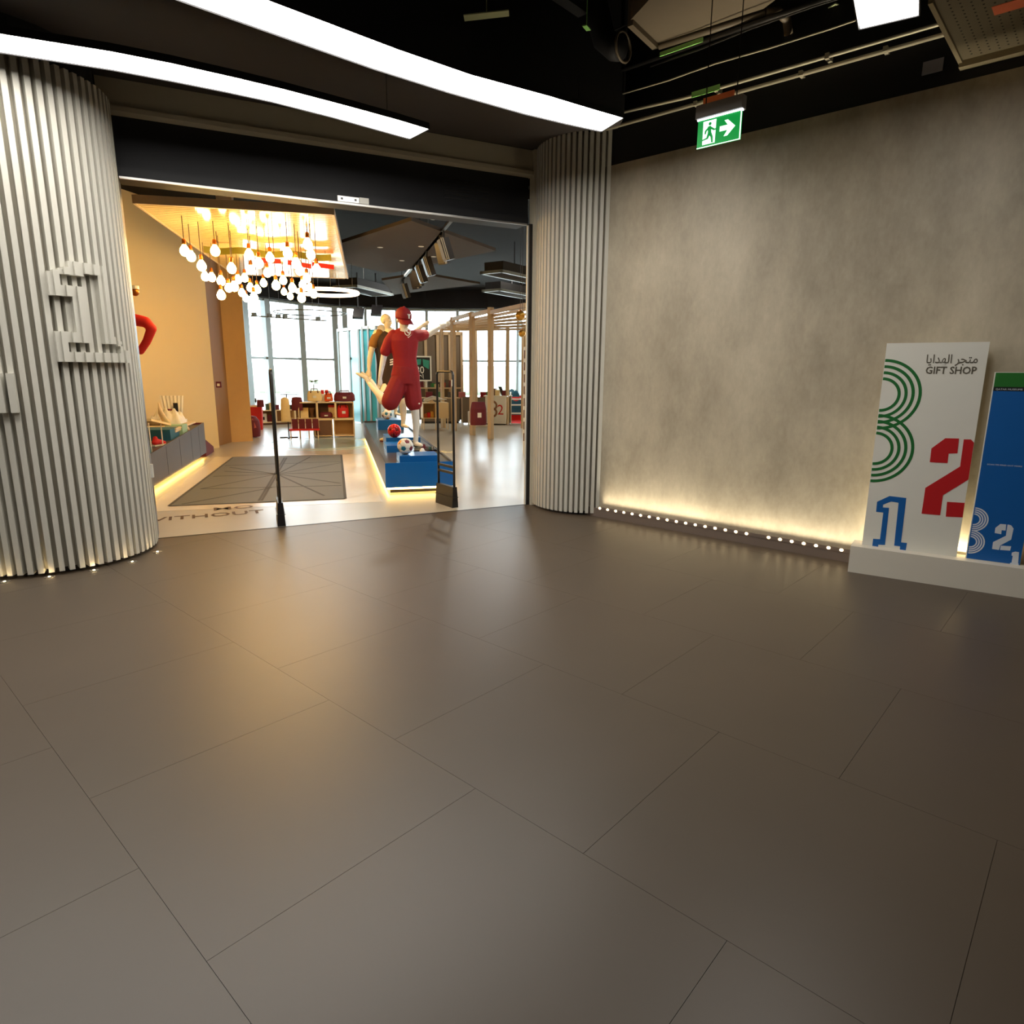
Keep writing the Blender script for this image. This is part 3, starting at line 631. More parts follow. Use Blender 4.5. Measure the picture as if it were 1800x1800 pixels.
# ceiling rafts, vents, detector, track lights
r_ = lambda name, label, pts, z, m_: solo(name, label, 'panel', M().prism(pts, z, z+.05), m_)
ra = r_('ceiling_raft', 'large dark grey diamond ceiling raft behind the spotlights', [(6.262, 7.614), (8.706, 8.323), (9.189, 11.964), (6.75, 11.25)], 3.6, m_raft)
rb = r_('ceiling_raft', 'smaller grey ceiling raft above the maroon mannequin', [(9.75, 12.981), (9.702, 11.476), (11.679, 11.676), (11.736, 15.082)], 3.6, m_raft)
for p in ((7.6, 9.0), (8.4, 9.6), (7.2, 9.6), (8.3, 10.4)):
    part('downlight', M().lathe([(.001, 3.597), (.05, 3.597), (.05, 3.601)], 12, (*p, 0)), m_white, ra)
for pts in ([(6.4, 7.75), (6.4, 7.65)], ): part('hanger_rod', M().tube([(6.9, 8.0, 3.65), (6.9, 8.0, 4.4)], .006, 6).tube([(8.9, 11.5, 3.65), (8.9, 11.5, 4.4)], .006, 6), m_steel, ra)
part('hanger_rod', M().tube([(9.9, 12, 3.65), (9.9, 12, 4.4)], .006, 6).tube([(11.5, 14, 3.65), (11.5, 14, 4.4)], .006, 6), m_steel, rb)
for nm, c, dr, L_, W_ in (('ceiling vent with pale rim left of the maroon mannequin', (10.95, 15.35), 25, 1.0, .36), ('ceiling vent with pale rim near the narrow column', (11.55, 10.45), 8, .9, .30), ('lower ceiling vent nearest the gold balls', (13.983,12.734), 8, 1.0, .3)):
    t = thing('ceiling_vent', nm, 'vent', (*c, 3.62), rad(dr))
    part('vent_frame', M().box(-L_, L_, -W_, -W_+.07, 0, .06).box(-L_, L_, W_-.07, W_, 0, .06).box(-L_, -L_+.07, -W_, W_, 0, .06).box(L_-.07, L_, -W_, W_, 0, .06), m_vent, t)
    for k in range(6): part('louvre', M().obox((0, -W_+.12+k*(2*W_-.24)/5, .04), (L_-.07, 0, 0), (0, .03, .02), (0, -.002, .003)), m_steel, t)
    part('vent_box', M().box(-L_+.1, L_-.1, -W_+.05, W_-.05, .06, .25), m_black, t); part('hanger_rod', M().tube([(0, 0, .25), (0, 0, .78)], .01, 6), m_black, t)
sd = thing('smoke_detector', 'white round smoke detector at the shop ceiling front', 'detector', (6.355,7.253,3.580))
part('detector_base', M().lathe([(.001, .04), (.085, .04), (.085, .06), (.001, .06)], 18), m_white, sd)
part('detector_dome', M().lathe([(.03, 0), (.065, .01), (.08, .04)], 18), m_white, sd, True)
part('drop_rod', M().tube([(0, 0, .06), (0, 0, .82)], .01, 6), m_black, sd)
TA, TB = Vector((6.574, 7.089, 3.62)), Vector((10.163, 12.787, 3.62))
tr = thing('lighting_track', 'black ceiling track carrying the spotlights', 'track', (0, 0, 0))
part('track_rail', M().beam(TA, TB, .05, ht=.04), m_steel, tr)
for k in (.02, .5, .97): part('hanger_rod', M().tube([TA.lerp(TB, k), TA.lerp(TB, k)+Vector((0, 0, .8))], .006, 6), m_black, tr)
sp = thing('spotlight', 'black box spotlight hanging from the ceiling track', 'spotlight', tuple(TA.lerp(TB, .12)-Vector((0, 0, .02))), rad(-20), 'spotlights on the ceiling track')
part('arm', M().box(-.012, .012, -.012, .012, -.12, 0), m_black, sp)
part('head', M().obox((.03, -.02, -.26), (.065, 0, .02), (0, .065, 0), (-.05, 0, .15)), m_rubber, sp)
part('fin', M().obox((-.045, -.02, -.275), (.004, 0, 0), (0, .06, 0), (-.045, 0, .13)), m_steel, sp); part('fin_edge', M().obox((-.03, -.088, -.265), (.007, 0, .002), (0, .003, 0), (-.05, 0, .15)).obox((.0, -.088, -.262), (.007, 0, .002), (0, .003, 0), (-.05, 0, .15)), m_pipe, sp)
part('lens', M().obox((.082, -.02, -.40), (.05, 0, .017), (0, .05, 0), (-.001, 0, .003)), m_white, sp.children[1])
sp['label'] = 'track spotlight nearest the doorway, at the upper end of the ceiling track'
for k, nth in ((.17, 'second'), (.38, 'third'), (.52, 'fourth'), (.60, 'fifth'), (.66, 'sixth'), (.93, 'last')):
    dup(sp, tuple(TA.lerp(TB, k)-Vector((0, 0, .02))), rad(-20+random.uniform(-15, 40)), '%s box spotlight along the ceiling track counted from the doorway' % nth)
for k, q in ((.12, P_(.4, 1.0)), (.17, P_(.5, 2.4)), (.38, P_(.4, 3.2)), (.60, P_(.4, 5.4)), (.66, Vector((8.3, 13.2, .8)))):
    a = TA.lerp(TB, k)-Vector((-.10, .05, .46)); lamp('SPOT', 'track_beam', a, q, 170, (1, .86, .64), spot_size=rad(46), spot_blend=.6, shadow_soft_size=.04)
for p in ((7.6, 9.0), (8.4, 9.6), (8.3, 10.4)): lamp('SPOT', 'raft_beam', (*p, 3.59), (p[0], p[1], 0), 60, (1, .9, .74), spot_size=rad(90), spot_blend=.8, shadow_soft_size=.05)
for p in ((13.5, 12.5), (14.5, 15.0), (10.8, 16.0)): lamp('AREA', 'shop_fill', (*p, 4.35), (*p, 0), 120, (1, .92, .8), shape='DISK', size=.5)  # unseen fill lamps added to brighten the back of the shop
for px_, lb in (((12.025,17.216,3.232), 'black square spotlight before the far windows, nearer the lamp board'), ((12.465,16.900,3.327), 'black square spotlight before the far windows beside the cap')):
    t = thing('window_spotlight', lb, 'spotlight', px_)
    part('head', M().obox((0, 0, 0), (.14, -.08, 0), (.06, .04, .14), (.03, .05, -.03)), m_rubber, t)
    part('arm', M().box(-.015, .015, -.015, .015, .12, 1.2), m_black, t)

# ------------------------------------------------------------------ pendant bulb cluster
lb = thing('lamp_board', 'hanging slatted board glowing yellow above the bulb cluster', 'board', (2.862, 8.111, 3.3), math.atan2(-.571, .821))
bw, bl = 2.046, 5.46
part('board_sheet', M().prism([(0, 0), (bw, 0), (bw+.07, bl), (.07, bl)], 0, .02), m_board, lb)
part('board_frame', M().box(0, bw, -.012, .03, -.005, .085), m_boardrim, lb); part('board_frame', M().box(.03, bw+.04, bl, bl+.03, -.005, .085), m_boardrim, lb)
part('board_frame', M().prism([(-.03, 0), (0, 0), (.07, bl), (.04, bl)], -.005, .085), m_boardrim, lb); part('board_frame', M().prism([(bw, 0), (bw+.03, 0), (bw+.10, bl), (bw+.07, bl)], -.005, .085), m_boardrim, lb)
for x, y in ((.9, .1), (1.9, .1), (.2, 5.2), (1.95, 5.2)): part('hanger_rod', M().tube([(x, y, .03), (x, y, 1.09)], .01, 6), m_steel, lb)
part('hanger_bracket', M().box(1.86, 2.04, -.03, .12, .085, .15).box(.82, .98, -.03, .12, .085, .15), m_boardrim, lb)
wv = []
for i in range(61):
    t_ = i/60; wv.append((.22+1.72*t_, 2.15+.09*sin(t_*16)+.25*t_, -.05))
rs = thing('board_reflection', 'olive green wavy strip standing in for a reflection under the lamp board', 'reflection', (2.862, 8.111, 3.3), math.atan2(-.571, .821))  # solid strip modelled in place of a reflection in the glossy board
rb_ = M()
for i in range(60):
    a, b = Vector(wv[i]), Vector(wv[i+1]); rb_.obox((a+b)/2-Vector((0, 0, .05)), (b-a)/2*1.05, (0, .004, 0), (0, 0, .045))
part('reflection_band', rb_, mat('olive_reflection', (112, 108, 20), .6), rs)
for k in (3, 30, 57): part('hanger_wire', M().tube([wv[k], (wv[k][0], wv[k][1], 0)], .003, 5), m_cord, rs)
rp = thing('board_reflection', 'short red bars standing in for reflections under the lamp board', 'reflection', (2.862, 8.111, 3.3), math.atan2(-.571, .821))  # red reflections in the board's underside, built as solid bars
part('bar', M().beam((.80, 3.1, -.08), (1.15, 3.1, -.08), .02, ht=.07).beam((1.25, 3.1, -.09), (1.6, 3.15, -.13), .02, ht=.07).beam((1.62, 3.15, -.10), (1.95, 3.2, -.12), .02, ht=.07), m_redcloth, rp)
part('hanger_wire', M().tube([(.9, 3.1, -.05), (.9, 3.1, 0)], .003, 5).tube([(1.8, 3.2, -.06), (1.8, 3.2, 0)], .003, 5), m_cord, rp)
BUL = [(3.42,8.32,2.92),(3.66,8.73,2.93),(3.68,8.50,2.80),(4.28,9.80,2.85),(4.48,10.04,2.88),(3.79,8.34,2.97),(4.20,9.14,2.73),(4.08,8.91,2.52),(3.95,8.28,2.78),(4.17,8.71,2.62),(5.21,10.63,2.77),(5.65,11.39,2.77),(4.98,9.88,2.77),(4.27,8.44,3.00),(4.82,9.50,2.97),(4.49,8.83,2.52),(4.27,8.20,2.87),(5.48,10.42,2.93),(4.57,8.47,3.00),(5.28,9.44,2.87),(4.39,7.70,2.95),(6.63,11.85,3.00),(5.09,8.86,2.70),(4.52,7.74,2.85),(4.78,8.11,2.83),(5.31,8.95,2.77),(4.99,8.46,2.53),(5.31,8.83,2.85),(4.39,7.24,3.00),(4.62,7.56,2.95),(5.58,9.11,2.68),(4.87,7.85,2.83),(4.70,10.00,2.75),(5.15,10.00,2.77),(4.96,9.30,2.93),(4.71,8.62,2.68),(6.45,11.32,2.87),(5.71,9.42,2.80),(4.84,9.97,2.88),(5.15,10.38,2.97)]
cord_m = M().tube([(0, 0, .10), (0, 0, 1)], .0045, 6).mesh('cord')
sock_m = M().lathe([(.012, .125), (.022, .115), (.024, .075), (.020, .055)], 12).mesh('socket', True)
gl_m = M().lathe([(.006, -.072), (.034, -.062), (.052, -.035), (.055, -.008), (.046, .02), (.028, .045), (.019, .062)], 14).mesh('glass_bulb', True)
for i, p in enumerate(BUL):
    t = thing('pendant_bulb', 'glowing pear-shaped bulb on a dark cord under the lamp board', 'bulb', p, 0, 'bulb cluster under the lamp board')
    if i == 0: t['label'] = 'outermost front bulb hanging alone at the lamp board left edge'; del t['group']
    c_ = part('cord', cord_m, m_cord, t); c_.location = (0, 0, .1-.1*(3.298-p[2]-.1)/.9); c_.scale = (1, 1, (3.298-p[2]-.1)/.9)
    part('socket', sock_m, m_brass, t); part('glass_bulb', gl_m, m_bulb, t)

# ring lamps
def ring_lamp(label, c, r, up_, em):
    t = thing('ring_lamp', label, 'lamp', c)
    path = [(r*cos(i*pi/20), r*sin(i*pi/20), 0) for i in range(41)]
    part('ring', M().tube(path, .035 if em else .012, 8, caps=False), m_vent if not em else mat('ring_diffuser', (255, 236, 210), .4, emit=5.0, ecol=(255, 220, 180)), t, True)
    for k in (0, 13, 27): part('suspension_wire', M().tube([path[k], (path[k][0], path[k][1], up_)], .004, 5), m_steel, t)
    return t
ring_lamp('lit ring lamp beside the bulb cluster', (7.259,11.361,3.000), .56, .61, True)
ring_lamp('thin unlit ring lamp in front of the far windows', (8.175,13.542,2.800), .78, 1.61, False)
wt = thing('window_track', 'thin ceiling-hung rail with small spots before far windows', 'track', (0, 0, 0))
wa, wb2 = Vector((8.728,17.438,2.966)), Vector((10.186,16.039,2.857))
part('track_rail', M().beam(wa, wb2, .03), m_vent, wt)
for k in (.05, .25, .36, .45, .88): q = wa.lerp(wb2, k); part('spot_head', M().box(q.x-.05, q.x+.05, q.y-.05, q.y+.05, q.z-.02, q.z+.09), m_vent, wt)
for k in (.26, .9): q = wa.lerp(wb2, k); part('hanger_rod', M().tube([q, q+Vector((0, 0, 1.5))], .008, 5), m_steel, wt)

# ================================================================== MANNEQUIN PLINTH
RZP = rad(-33.0); pu = Vector((cos(RZP), sin(RZP), 0)); pv = Vector((-pu.y, pu.x, 0)); PO = Vector((5.02, 6.745, 0)); PWD = .885; PLN = 7.3
mp_ = thing('display_plinth', 'long low plinth with blue front carrying the mannequins and balls', 'plinth', PO, RZP)
part('front_panel', M().box(0, PWD, 0, .02, .075, .395), m_bluebox, mp_, label='blue front panel')
part('side_panel', M().box(0, .02, .02, PLN, .075, .395), m_greyp, mp_)
part('side_panel', M().box(PWD-.02, PWD, .02, PLN, .075, .395), m_greyp, mp_)
part('end_panel', M().box(0, PWD, PLN, PLN+.02, .075, .395), m_greyp, mp_)
part('tray_floor', M().box(.02, PWD-.02, .02, PLN, .33, .365), m_trayd, mp_)
part('base', M().box(.06, PWD-.06, .06, PLN-.04, 0, .075), m_rubber, mp_)
part('light_tape', M().box(.03, PWD-.03, .032, .055, .045, .07).box(.025, .045, .05, PLN-.1, .045, .07).box(PWD-.045, PWD-.025, .05, PLN-.1, .045, .07), m_glow, mp_)
def P(x, y, z=0): return PO+pu*x+pv*y+Vector((0, 0, z))
def block(label, x0, x1, y0, y1, h, m_=None):
    t = thing('display_block', label, 'block', P(x0, y0, .365), RZP)
    part('block_body', M().box(0, x1-x0, 0, y1-y0, 0, h-.006), m_ or m_bluebox, t)
    part('block_top', M().box(0, x1-x0, 0, y1-y0, h-.006, h), m_bluebox, t)
    return t
# ------------------------------------------------------------------ footballs: truncated icosahedron panels
def football_mesh(name, cols):
    # truncated icosahedron panels on a sphere, seams slightly sunk
    ph = (1+5**.5)/2
    iv = [Vector(v).normalized() for v in ((-1, ph, 0), (1, ph, 0), (-1, -ph, 0), (1, -ph, 0), (0, -1, ph), (0, 1, ph), (0, -1, -ph), (0, 1, -ph), (ph, 0, -1), (ph, 0, 1), (-ph, 0, -1), (-ph, 0, 1))]
    it = [(0, 11, 5), (0, 5, 1), (0, 1, 7), (0, 7, 10), (0, 10, 11), (1, 5, 9), (5, 11, 4), (11, 10, 2), (10, 7, 6), (7, 1, 8), (3, 9, 4), (3, 4, 2), (3, 2, 6), (3, 6, 8), (3, 8, 9), (4, 9, 5), (2, 4, 11), (6, 2, 10), (8, 6, 7), (9, 8, 1)]
    polys = []
    for k in range(12):
        nb = set(j for t in it if k in t for j in t if j != k); pts = [iv[k].lerp(iv[j], 1/3) for j in nb]
        a = iv[k].orthogonal().normalized(); b = iv[k].cross(a); pts.sort(key=lambda p: math.atan2(p.dot(b), p.dot(a))); polys.append((pts, 1 + k % (len(cols)-1)))
    for t in it:
        pts = []
        for i in range(3):
            p, q = iv[t[i]], iv[t[(i+1) % 3]]; pts += [p.lerp(q, 1/3), p.lerp(q, 2/3)]
        polys.append((pts, 0))
    m = M()
    for pts, mi in polys:
        c = sum(pts, Vector())/len(pts); n = len(pts); ring0 = [(c+(p-c)*.97).normalized()*1.0 for p in pts]; ringm = [(c+(p-c)*.55).normalized()*1.004 for p in pts]
        edge = [p.normalized()*.975 for p in pts]
        vs = edge+ring0+ringm+[c.normalized()*1.005]
        fs = [(i, (i+1) % n, n+(i+1) % n, n+i) for i in range(n)]+[(n+i, n+(i+1) % n, 2*n+(i+1) % n, 2*n+i) for i in range(n)]+[(2*n+i, 2*n+(i+1) % n, 3*n) for i in range(n)]
        m.add([v*.108 for v in vs], fs, mi)
    me = m.mesh(name, True)
    me.polygons.foreach_set('material_index', m.mi)
    return me
ballw = mat('ball_white', (228, 222, 206), .4); bo_, bt_, bm_ = mat('ball_orange', (226, 146, 40), .4), mat('ball_teal', (24, 106, 128), .4), mat('ball_maroon', (120, 24, 34), .4)
fb = football_mesh('football', [0, 1, 2, 3]);
fbr = football_mesh('football', [0, 1, 2])
def football(label, p, me, mats_, rot):
    o = link('football', me, mats_); o.location = p; o.rotation_euler = rot; tag(o, label, 'ball'); return o

# ================================================================== MANNEQUINS
def rig(s, x0, y0):
    return lambda px, py, d=0.0: Vector(((px-x0+(y0-py)*.027)*s, d, (y0-py)*s))
def finger_hand(m, w_, dirv, side, r=.0095, L=.075):
    d = Vector(dirv).normalized(); sd_ = Vector(side).normalized(); w_ = Vector(w_)
    m.limb([(w_, .026), (w_+d*.045, .034), (w_+d*.08, .034)])
    for k in range(4):
        b = w_+d*.085+sd_*(-.027+.018*k); l = L*(.85, 1.0, .97, .78)[k]; up = d.cross(sd_)
        m.limb([(b, r), (b+d*l*.5, r*.95), (b+d*l*.95+up*.012, r*.75)], 8)
    m.limb([(w_+d*.03+sd_*-.03, r*1.2), (w_+d*.06+sd_*-.058, r*1.05), (w_+d*.095+sd_*-.066, r*.8)], 8)
def head_mesh(m, c, yaw, tilt, k_=1.0):
    # cranium, face, nose, jaw, ears
    rot = Matrix.Rotation(yaw, 3, 'Z') @ Matrix.Rotation(tilt, 3, 'X')
    q = lambda v: Vector(c)+rot @ Vector(v)*k_
    def ell(v, r, sq):
        mm = M().ball((0, 0, 0), r, 16, sq); m.add([q(Vector(v)+Vector(x)) for x in mm.v], mm.f)
    ell((0, .015, .02), .092, (.84, 1.05, 1.0)); ell((0, -.025, -.035), .07, (.86, .9, 1.15)); ell((0, -.05, -.085), .038, (1, .9, .8))
    m.capsule(q((0, -.092, .0)), q((0, -.112, -.028)), .010, .013, 8)
    for s_ in (-1, 1):
        ell((s_*.078, .01, -.015), .026, (.4, .7, 1.2)); ell((s_*.03, -.083, .008), .014, (1.3, .5, .6))
    m.capsule(q((-.018, -.092, -.058)), q((.018, -.092, -.058)), .008, .008, 8)
    return q

# -- maroon football mannequin with cap, nearest the doorway
s1_ = .0080; J = rig(s1_, 733, 785)
mbase = Vector((6.151, 7.475, .46)); RZM = math.atan2(-.635, .773)
m1 = thing('football_mannequin', 'white mannequin in maroon cap, shirt and shorts kicking a ball', 'mannequin', mbase, RZM)
b = M()
b.limb([(J(711, 660), .13), (J(711, 632), .125), (J(710, 602), .14), (J(709, 584), .10)], 16)
b.limb([(J(709, 584), .06), (J(708, 570, -.02), .055)])
hq = head_mesh(b, J(709, 561, -.03), rad(28), rad(14), 1.14)
b.limb([(J(690, 588), .07), (J(681, 600), .055), (J(674, 624, .02), .045), (J(669, 652, -.05), .032), (J(667.5, 662, -.06), .026)])
finger_hand(b, J(667.5, 662, -.06), (-.02, -.1, -1), (.3, -.9, .1))
b.limb([(J(731, 586), .06), (J(744, 585, .12), .054), (J(754, 582, .22), .052), (J(770, 572, .32), .040), (J(774, 569.5, .34), .031)])
finger_hand(b, J(774, 569, .34), (.90, .22, .34), (-.3, .2, .9), .011, .085)
b.limb([(J(700, 668), .10), (J(690, 688, -.10), .09), (J(683, 704, -.16), .068), (J(672, 697, .0), .062), (J(655, 681, .20), .048), (J(646, 672, .32), .036)])
b.limb([(J(646, 672, .32), .036), (J(640, 662, .36), .034), (J(630, 657, .40), .030), (J(622, 654, .43), .018)])
b.limb([(J(722, 668), .10), (J(727, 700, -.03), .075), (J(729, 716, -.03), .062), (J(731, 740, .02), .056), (J(731, 768, .02), .038), (J(730.5, 779, .03), .036)])
b.limb([(J(730, 780, .04), .034), (J(736, 780.5, -.03), .032), (J(741, 781.5, -.09), .024)])
part('body', fuse(b, 'body', .0085, 3), m_skin, m1)
sh = M().loft([(J(712, 668), .205, .15), (J(712, 655), .205, .15), (J(712, 640), .175, .135), (J(711, 627), .165, .13), (J(710, 612), .19, .14), (J(709, 597), .21, .145), (J(709, 586), .20, .12), (J(708, 580), .13, .085), (J(708, 575), .065, .065)], 24)
sh.limb([(J(692, 588), .085), (J(684, 598), .082), (J(677, 615, .01), .078)])
sh.limb([(J(728, 588), .085), (J(738, 586.5, .07), .086), (J(745, 585, .14), .078)])
part('shirt', fuse(sh, 'shirt', .010, 4), m_maroon, m1)
st = M().loft([(J(712, 672), .205, .16), (J(712, 662), .205, .16), (J(712, 648), .185, .15), (J(711, 640), .165, .135)], 20)
st.limb([(J(701, 668, -.02), .135), (J(692, 688, -.10), .135), (J(686, 702, -.13), .13)])
st.limb([(J(722, 668), .13), (J(725, 690, -.01), .128), (J(727, 705, -.02), .126)])
part('shorts', fuse(st, 'shorts', .011, 4), m_mshort, m1)
cp = M(); rot = Matrix.Rotation(rad(28), 3, 'Z') @ Matrix.Rotation(rad(14), 3, 'X') @ Matrix.Scale(1.16, 3); cc = J(709, 561, -.03)
dome = M().lathe([(.100, -.005), (.105, .02), (.102, .055), (.085, .095), (.05, .122), (.012, .132), (.012, .14), (.001, .142)], 24)
cp.add([cc+rot @ Vector((v[0]*.92, v[1]*1.08+.012, v[2]+.015)) for v in dome.v], dome.f)
part('cap', cp, m_cap, m1, True)
vs = M(); N_ = 12; pts = []
for k in range(N_+1):
    a = pi+pi*k/N_; pts.append((cos(a)*.088, sin(a)*.10)); 
outr = [(cos(pi+pi*k/N_)*.082, -.09+sin(pi+pi*k/N_)*.105) for k in range(N_+1)]
top = [cc+rot @ Vector((x, y+.005, .015)) for x, y in pts]; tp2 = [cc+rot @ Vector((x, y, -.012-.02*abs(x)/.08)) for x, y in outr]
vv = top+tp2+[p-Vector((0, 0, .006)) for p in top+tp2]; n = N_+1
vs.add(vv, [(i, n+i, n+i+1, i+1) for i in range(N_)]+[(2*n+i+1, 3*n+i+1, 3*n+i, 2*n+i) for i in range(N_)]+[(n+i, 3*n+i, 3*n+i+1, n+i+1) for i in range(N_)])
part('cap_visor', vs, m_cap, m1, True)
em_ = M().plate([(-.022, .025), (-.006, .025), (0, .012), (.006, .025), (.022, .025), (.008, -.002), (.008, -.028), (-.008, -.028), (-.008, -.002)], cc+rot @ Vector((.012, -.105, .062)), rot @ Vector((1, 0, 0)), rot @ Vector((0, .25, .97)), rot @ Vector((0, -1, .2)), .006)
part('cap_emblem', em_, m_white, m1, label='small white cap emblem')
rg = M().tube([J(716, 582.5, -.150)+Vector(((.038*cos(k*pi/10)), .010*sin(k*pi/10), .046*sin(k*pi/10))) for k in range(21)], .006, 6, caps=False)
rg.tube([J(714, 580, -.15)+Vector((0, 0, .0)), J(716, 583, -.155), J(719, 585, -.152)], .011, 6)
part('chest_emblem', rg, m_white, m1, label='white ring emblem')
ck = M().plate([(-.028, .004), (-.014, -.018), (.036, .030), (-.012, -.004)], J(719, 590.5, -.158), (1, 0, 0), (0, -.1, 1), (0, -1, 0), .014)
part('chest_mark', ck, m_white, m1, label='white tick mark')
part('hem_mark', M().ball(J(736.5, 706, -.145), .012, 8), m_white, m1)

# -- black-jersey mannequin behind, and a third farther back
s2_ = .0094; K = rig(s2_, 708, 752)
m2 = thing('football_mannequin', 'cream mannequin in black jersey with mustard sleeve behind the maroon one', 'mannequin', (7.002, 8.874, .60), math.atan2(-.62, .785))
b = M()
b.limb([(K(694, 655), .12), (K(692, 625), .12), (K(689, 602), .14), (K(686, 588), .10)], 16)
b.limb([(K(686, 588), .06), (K(682, 576, -.02), .055)])
head_mesh(b, K(680, 566, -.03), rad(60), rad(8))
b.limb([(K(664, 588), .07), (K(657, 605, -.02), .052), (K(652, 625, -.02), .045), (K(650, 645, -.05), .032), (K(650, 650, -.05), .028)])
finger_hand(b, K(650, 650, -.05), (.05, -.1, -1), (.9, -.3, .1))
b.limb([(K(706, 590), .07), (K(716, 592, .1), .05), (K(726, 586, .2), .045), (K(742, 572, .3), .032)])
finger_hand(b, K(742, 572, .3), (.8, .2, .5), (-.3, .2, .9))
b.limb([(K(684, 664), .10), (K(676, 690, -.10), .085), (K(672, 703, -.12), .066), (K(664, 690, .05), .058), (K(655, 676, .22), .044), (K(650, 668, .30), .034)])
b.limb([(K(650, 668, .30), .034), (K(644, 664, .34), .032), (K(634, 657, .38), .018)])
b.limb([(K(702, 664), .10), (K(707, 695, -.03), .078), (K(708, 706, -.03), .066), (K(709, 722, .02), .058), (K(709, 742, .02), .038), (K(708.5, 747, .03), .036)])
b.limb([(K(708, 748, .03), .034), (K(714, 749, -.04), .03), (K(718, 750, -.08), .022)])
part('body', fuse(b, 'body', .010, 3), m_cream_skin, m2)
sh = M().loft([(K(690, 690), .22, .16), (K(690, 670), .22, .155), (K(689, 640), .20, .14), (K(688, 620), .21, .14), (K(686, 602), .235, .145), (K(685, 590), .205, .115), (K(686, 583), .09, .075)], 22)
sh.limb([(K(705, 591), .08), (K(712, 592, .06), .075)])
sh.limb([(K(700, 675), .12), (K(704, 692, -.02), .115)]); sh.limb([(K(686, 675), .12), (K(679, 694, -.1), .11)])
part('jersey', fuse(sh, 'jersey', .013, 4), m_blackj, m2)
slv = M().limb([(K(667, 589), .085), (K(660, 598), .082), (K(657, 606, -.01), .078)])
part('sleeve', fuse(slv, 'sleeve', .011, 3), m_orange, m2, label='mustard sleeve')
mk = M()
for k in range(3): mk.plate([(0, 0), (.09, .02), (.09, .045), (0, .02)], K(686, 634+4*k, -.17), (1, 0, 0), (0, 0, 1), (0, -1, 0), .01)
part('jersey_print', mk, m_white, m2)
m3 = dup(m2, P(.62, 5.75, .62), math.atan2(-.60, .80), 'cream mannequin standing farthest back along the blue-fronted plinth')

# ball stands, blocks and balls on the plinth
def lp(px_py): return px_py
blk1 = block('front blue display block under the first ball', .20, .72, .16, .62, .095)
blk2 = block('narrow blue display block left behind the first ball', .12, .36, 1.35, 1.95, .10)
blk3 = block('blue display block under the red ball', .16, .70, 2.05, 2.75, .15)
blk4 = block('light blue display block under the farthest ball', .22, .74, 5.2, 5.9, .20)
lift = thing('acrylic_riser', 'clear acrylic riser under the maroon mannequin foot', 'stand', P(.35, .75, .365), RZP)
part('riser_top', M().box(0, .46, 0, .5, .083, .095), m_acryl, lift)
for x in (0, .45): part('riser_leg', M().box(x, x+.01, 0, .5, 0, .083), m_acryl, lift)
ped2 = block('dark block under the black-jersey mannequin', .30, .72, 2.10, 2.9, .01, m_trayd) if False else None
football('white football with orange, teal and maroon panels on front block', P(.30, .38, .365+.095+.104), fb, [ballw, bo_, bt_, bm_], (.5, .3, .9))
football('glossy red football on the middle block', P(.30, 2.12, .365+.15+.104), fbr, [mat('ball_red', (200, 20, 24), .25), mat('ball_darkred', (120, 10, 18), .25), mat('ball_red2', (226, 60, 40), .25)], (.2, .9, .3))
football('white football with orange and maroon panels farthest back', P(.42, 5.4, .365+.20+.104), fb.copy(), [ballw, bo_, bt_, bm_], (1.2, .2, 2.4))
sn = thing('display_shoe', 'white football boot behind the front block', 'shoe', P(.62, .66, .365), RZP+.4)
def shoe(t, m_, sole):
    part('upper', fuse(M().limb([((-.09, 0, .055), .04), ((-.03, 0, .06), .042), ((.06, 0, .04), .034), ((.12, 0, .03), .024)]).limb([((-.08, 0, .08), .036), ((-.07, 0, .11), .032)]), 'upper', .008, 3), m_, t)
    part('sole', M().prism([(-.13, -.03), (-.05, -.028), (.06, -.042), (.13, -.02), (.145, 0), (.13, .02), (.06, .042), (-.05, .028), (-.13, .03)], 0, .018), sole, t)
shoe(sn, m_white, m_redcloth)
for lbl, x, y, rz_, um, sm in (('dark grey trainer right of the red ball', .60, 1.75, .2, m_steel, m_white), ('tan trainer behind the red ball', .24, 2.9, 2.6, m_tan, m_dkred), ('maroon trainer at the plinth right edge', .70, 1.2, .5, m_dkred, m_white)):
    t = thing('display_shoe', lbl, 'shoe', P(x, y, .365), RZP+rz_); shoe(t, um, sm)

# ================================================================== LEFT DISPLAY BOX (sloping top)
LB0, LB1 = Vector((2.993, 8.971, 0)), Vector((4.98, 11.989, 0)); lbv = (LB1-LB0).normalized(); lbu = Vector((lbv.y, -lbv.x, 0)); LL = (LB1-LB0).length; RZL = math.atan2(lbu.y, lbu.x)
lb_ = thing('sloping_display_box', 'dark grey display box with rising top along the yellow wall', 'plinth', LB0, RZL)
W_ = .78; Y0 = -1.3
zt = lambda y: .478+(.621-.478)*(y/LL)
part('side_panel', M().add([(0, Y0, .08), (0, LL, .08), (0, LL, zt(LL)), (0, Y0, zt(Y0)), (-.02, Y0, .08), (-.02, LL, .08), (-.02, LL, zt(LL)), (-.02, Y0, zt(Y0))], [(0, 1, 2, 3), (7, 6, 5, 4), (3, 2, 6, 7), (0, 4, 5, 1), (1, 5, 6, 2), (0, 3, 7, 4)]), m_greyp, lb_)
for y in (.9, 1.7, 2.5, 3.1): part('panel_joint', M().box(-.001, .002, y, y+.01, .09, zt(y)-.02), m_rubber, lb_)
part('end_panel', M().box(-W_, -.02, LL-.02, LL, .08, .62), m_dkred, lb_, label='maroon end panel')
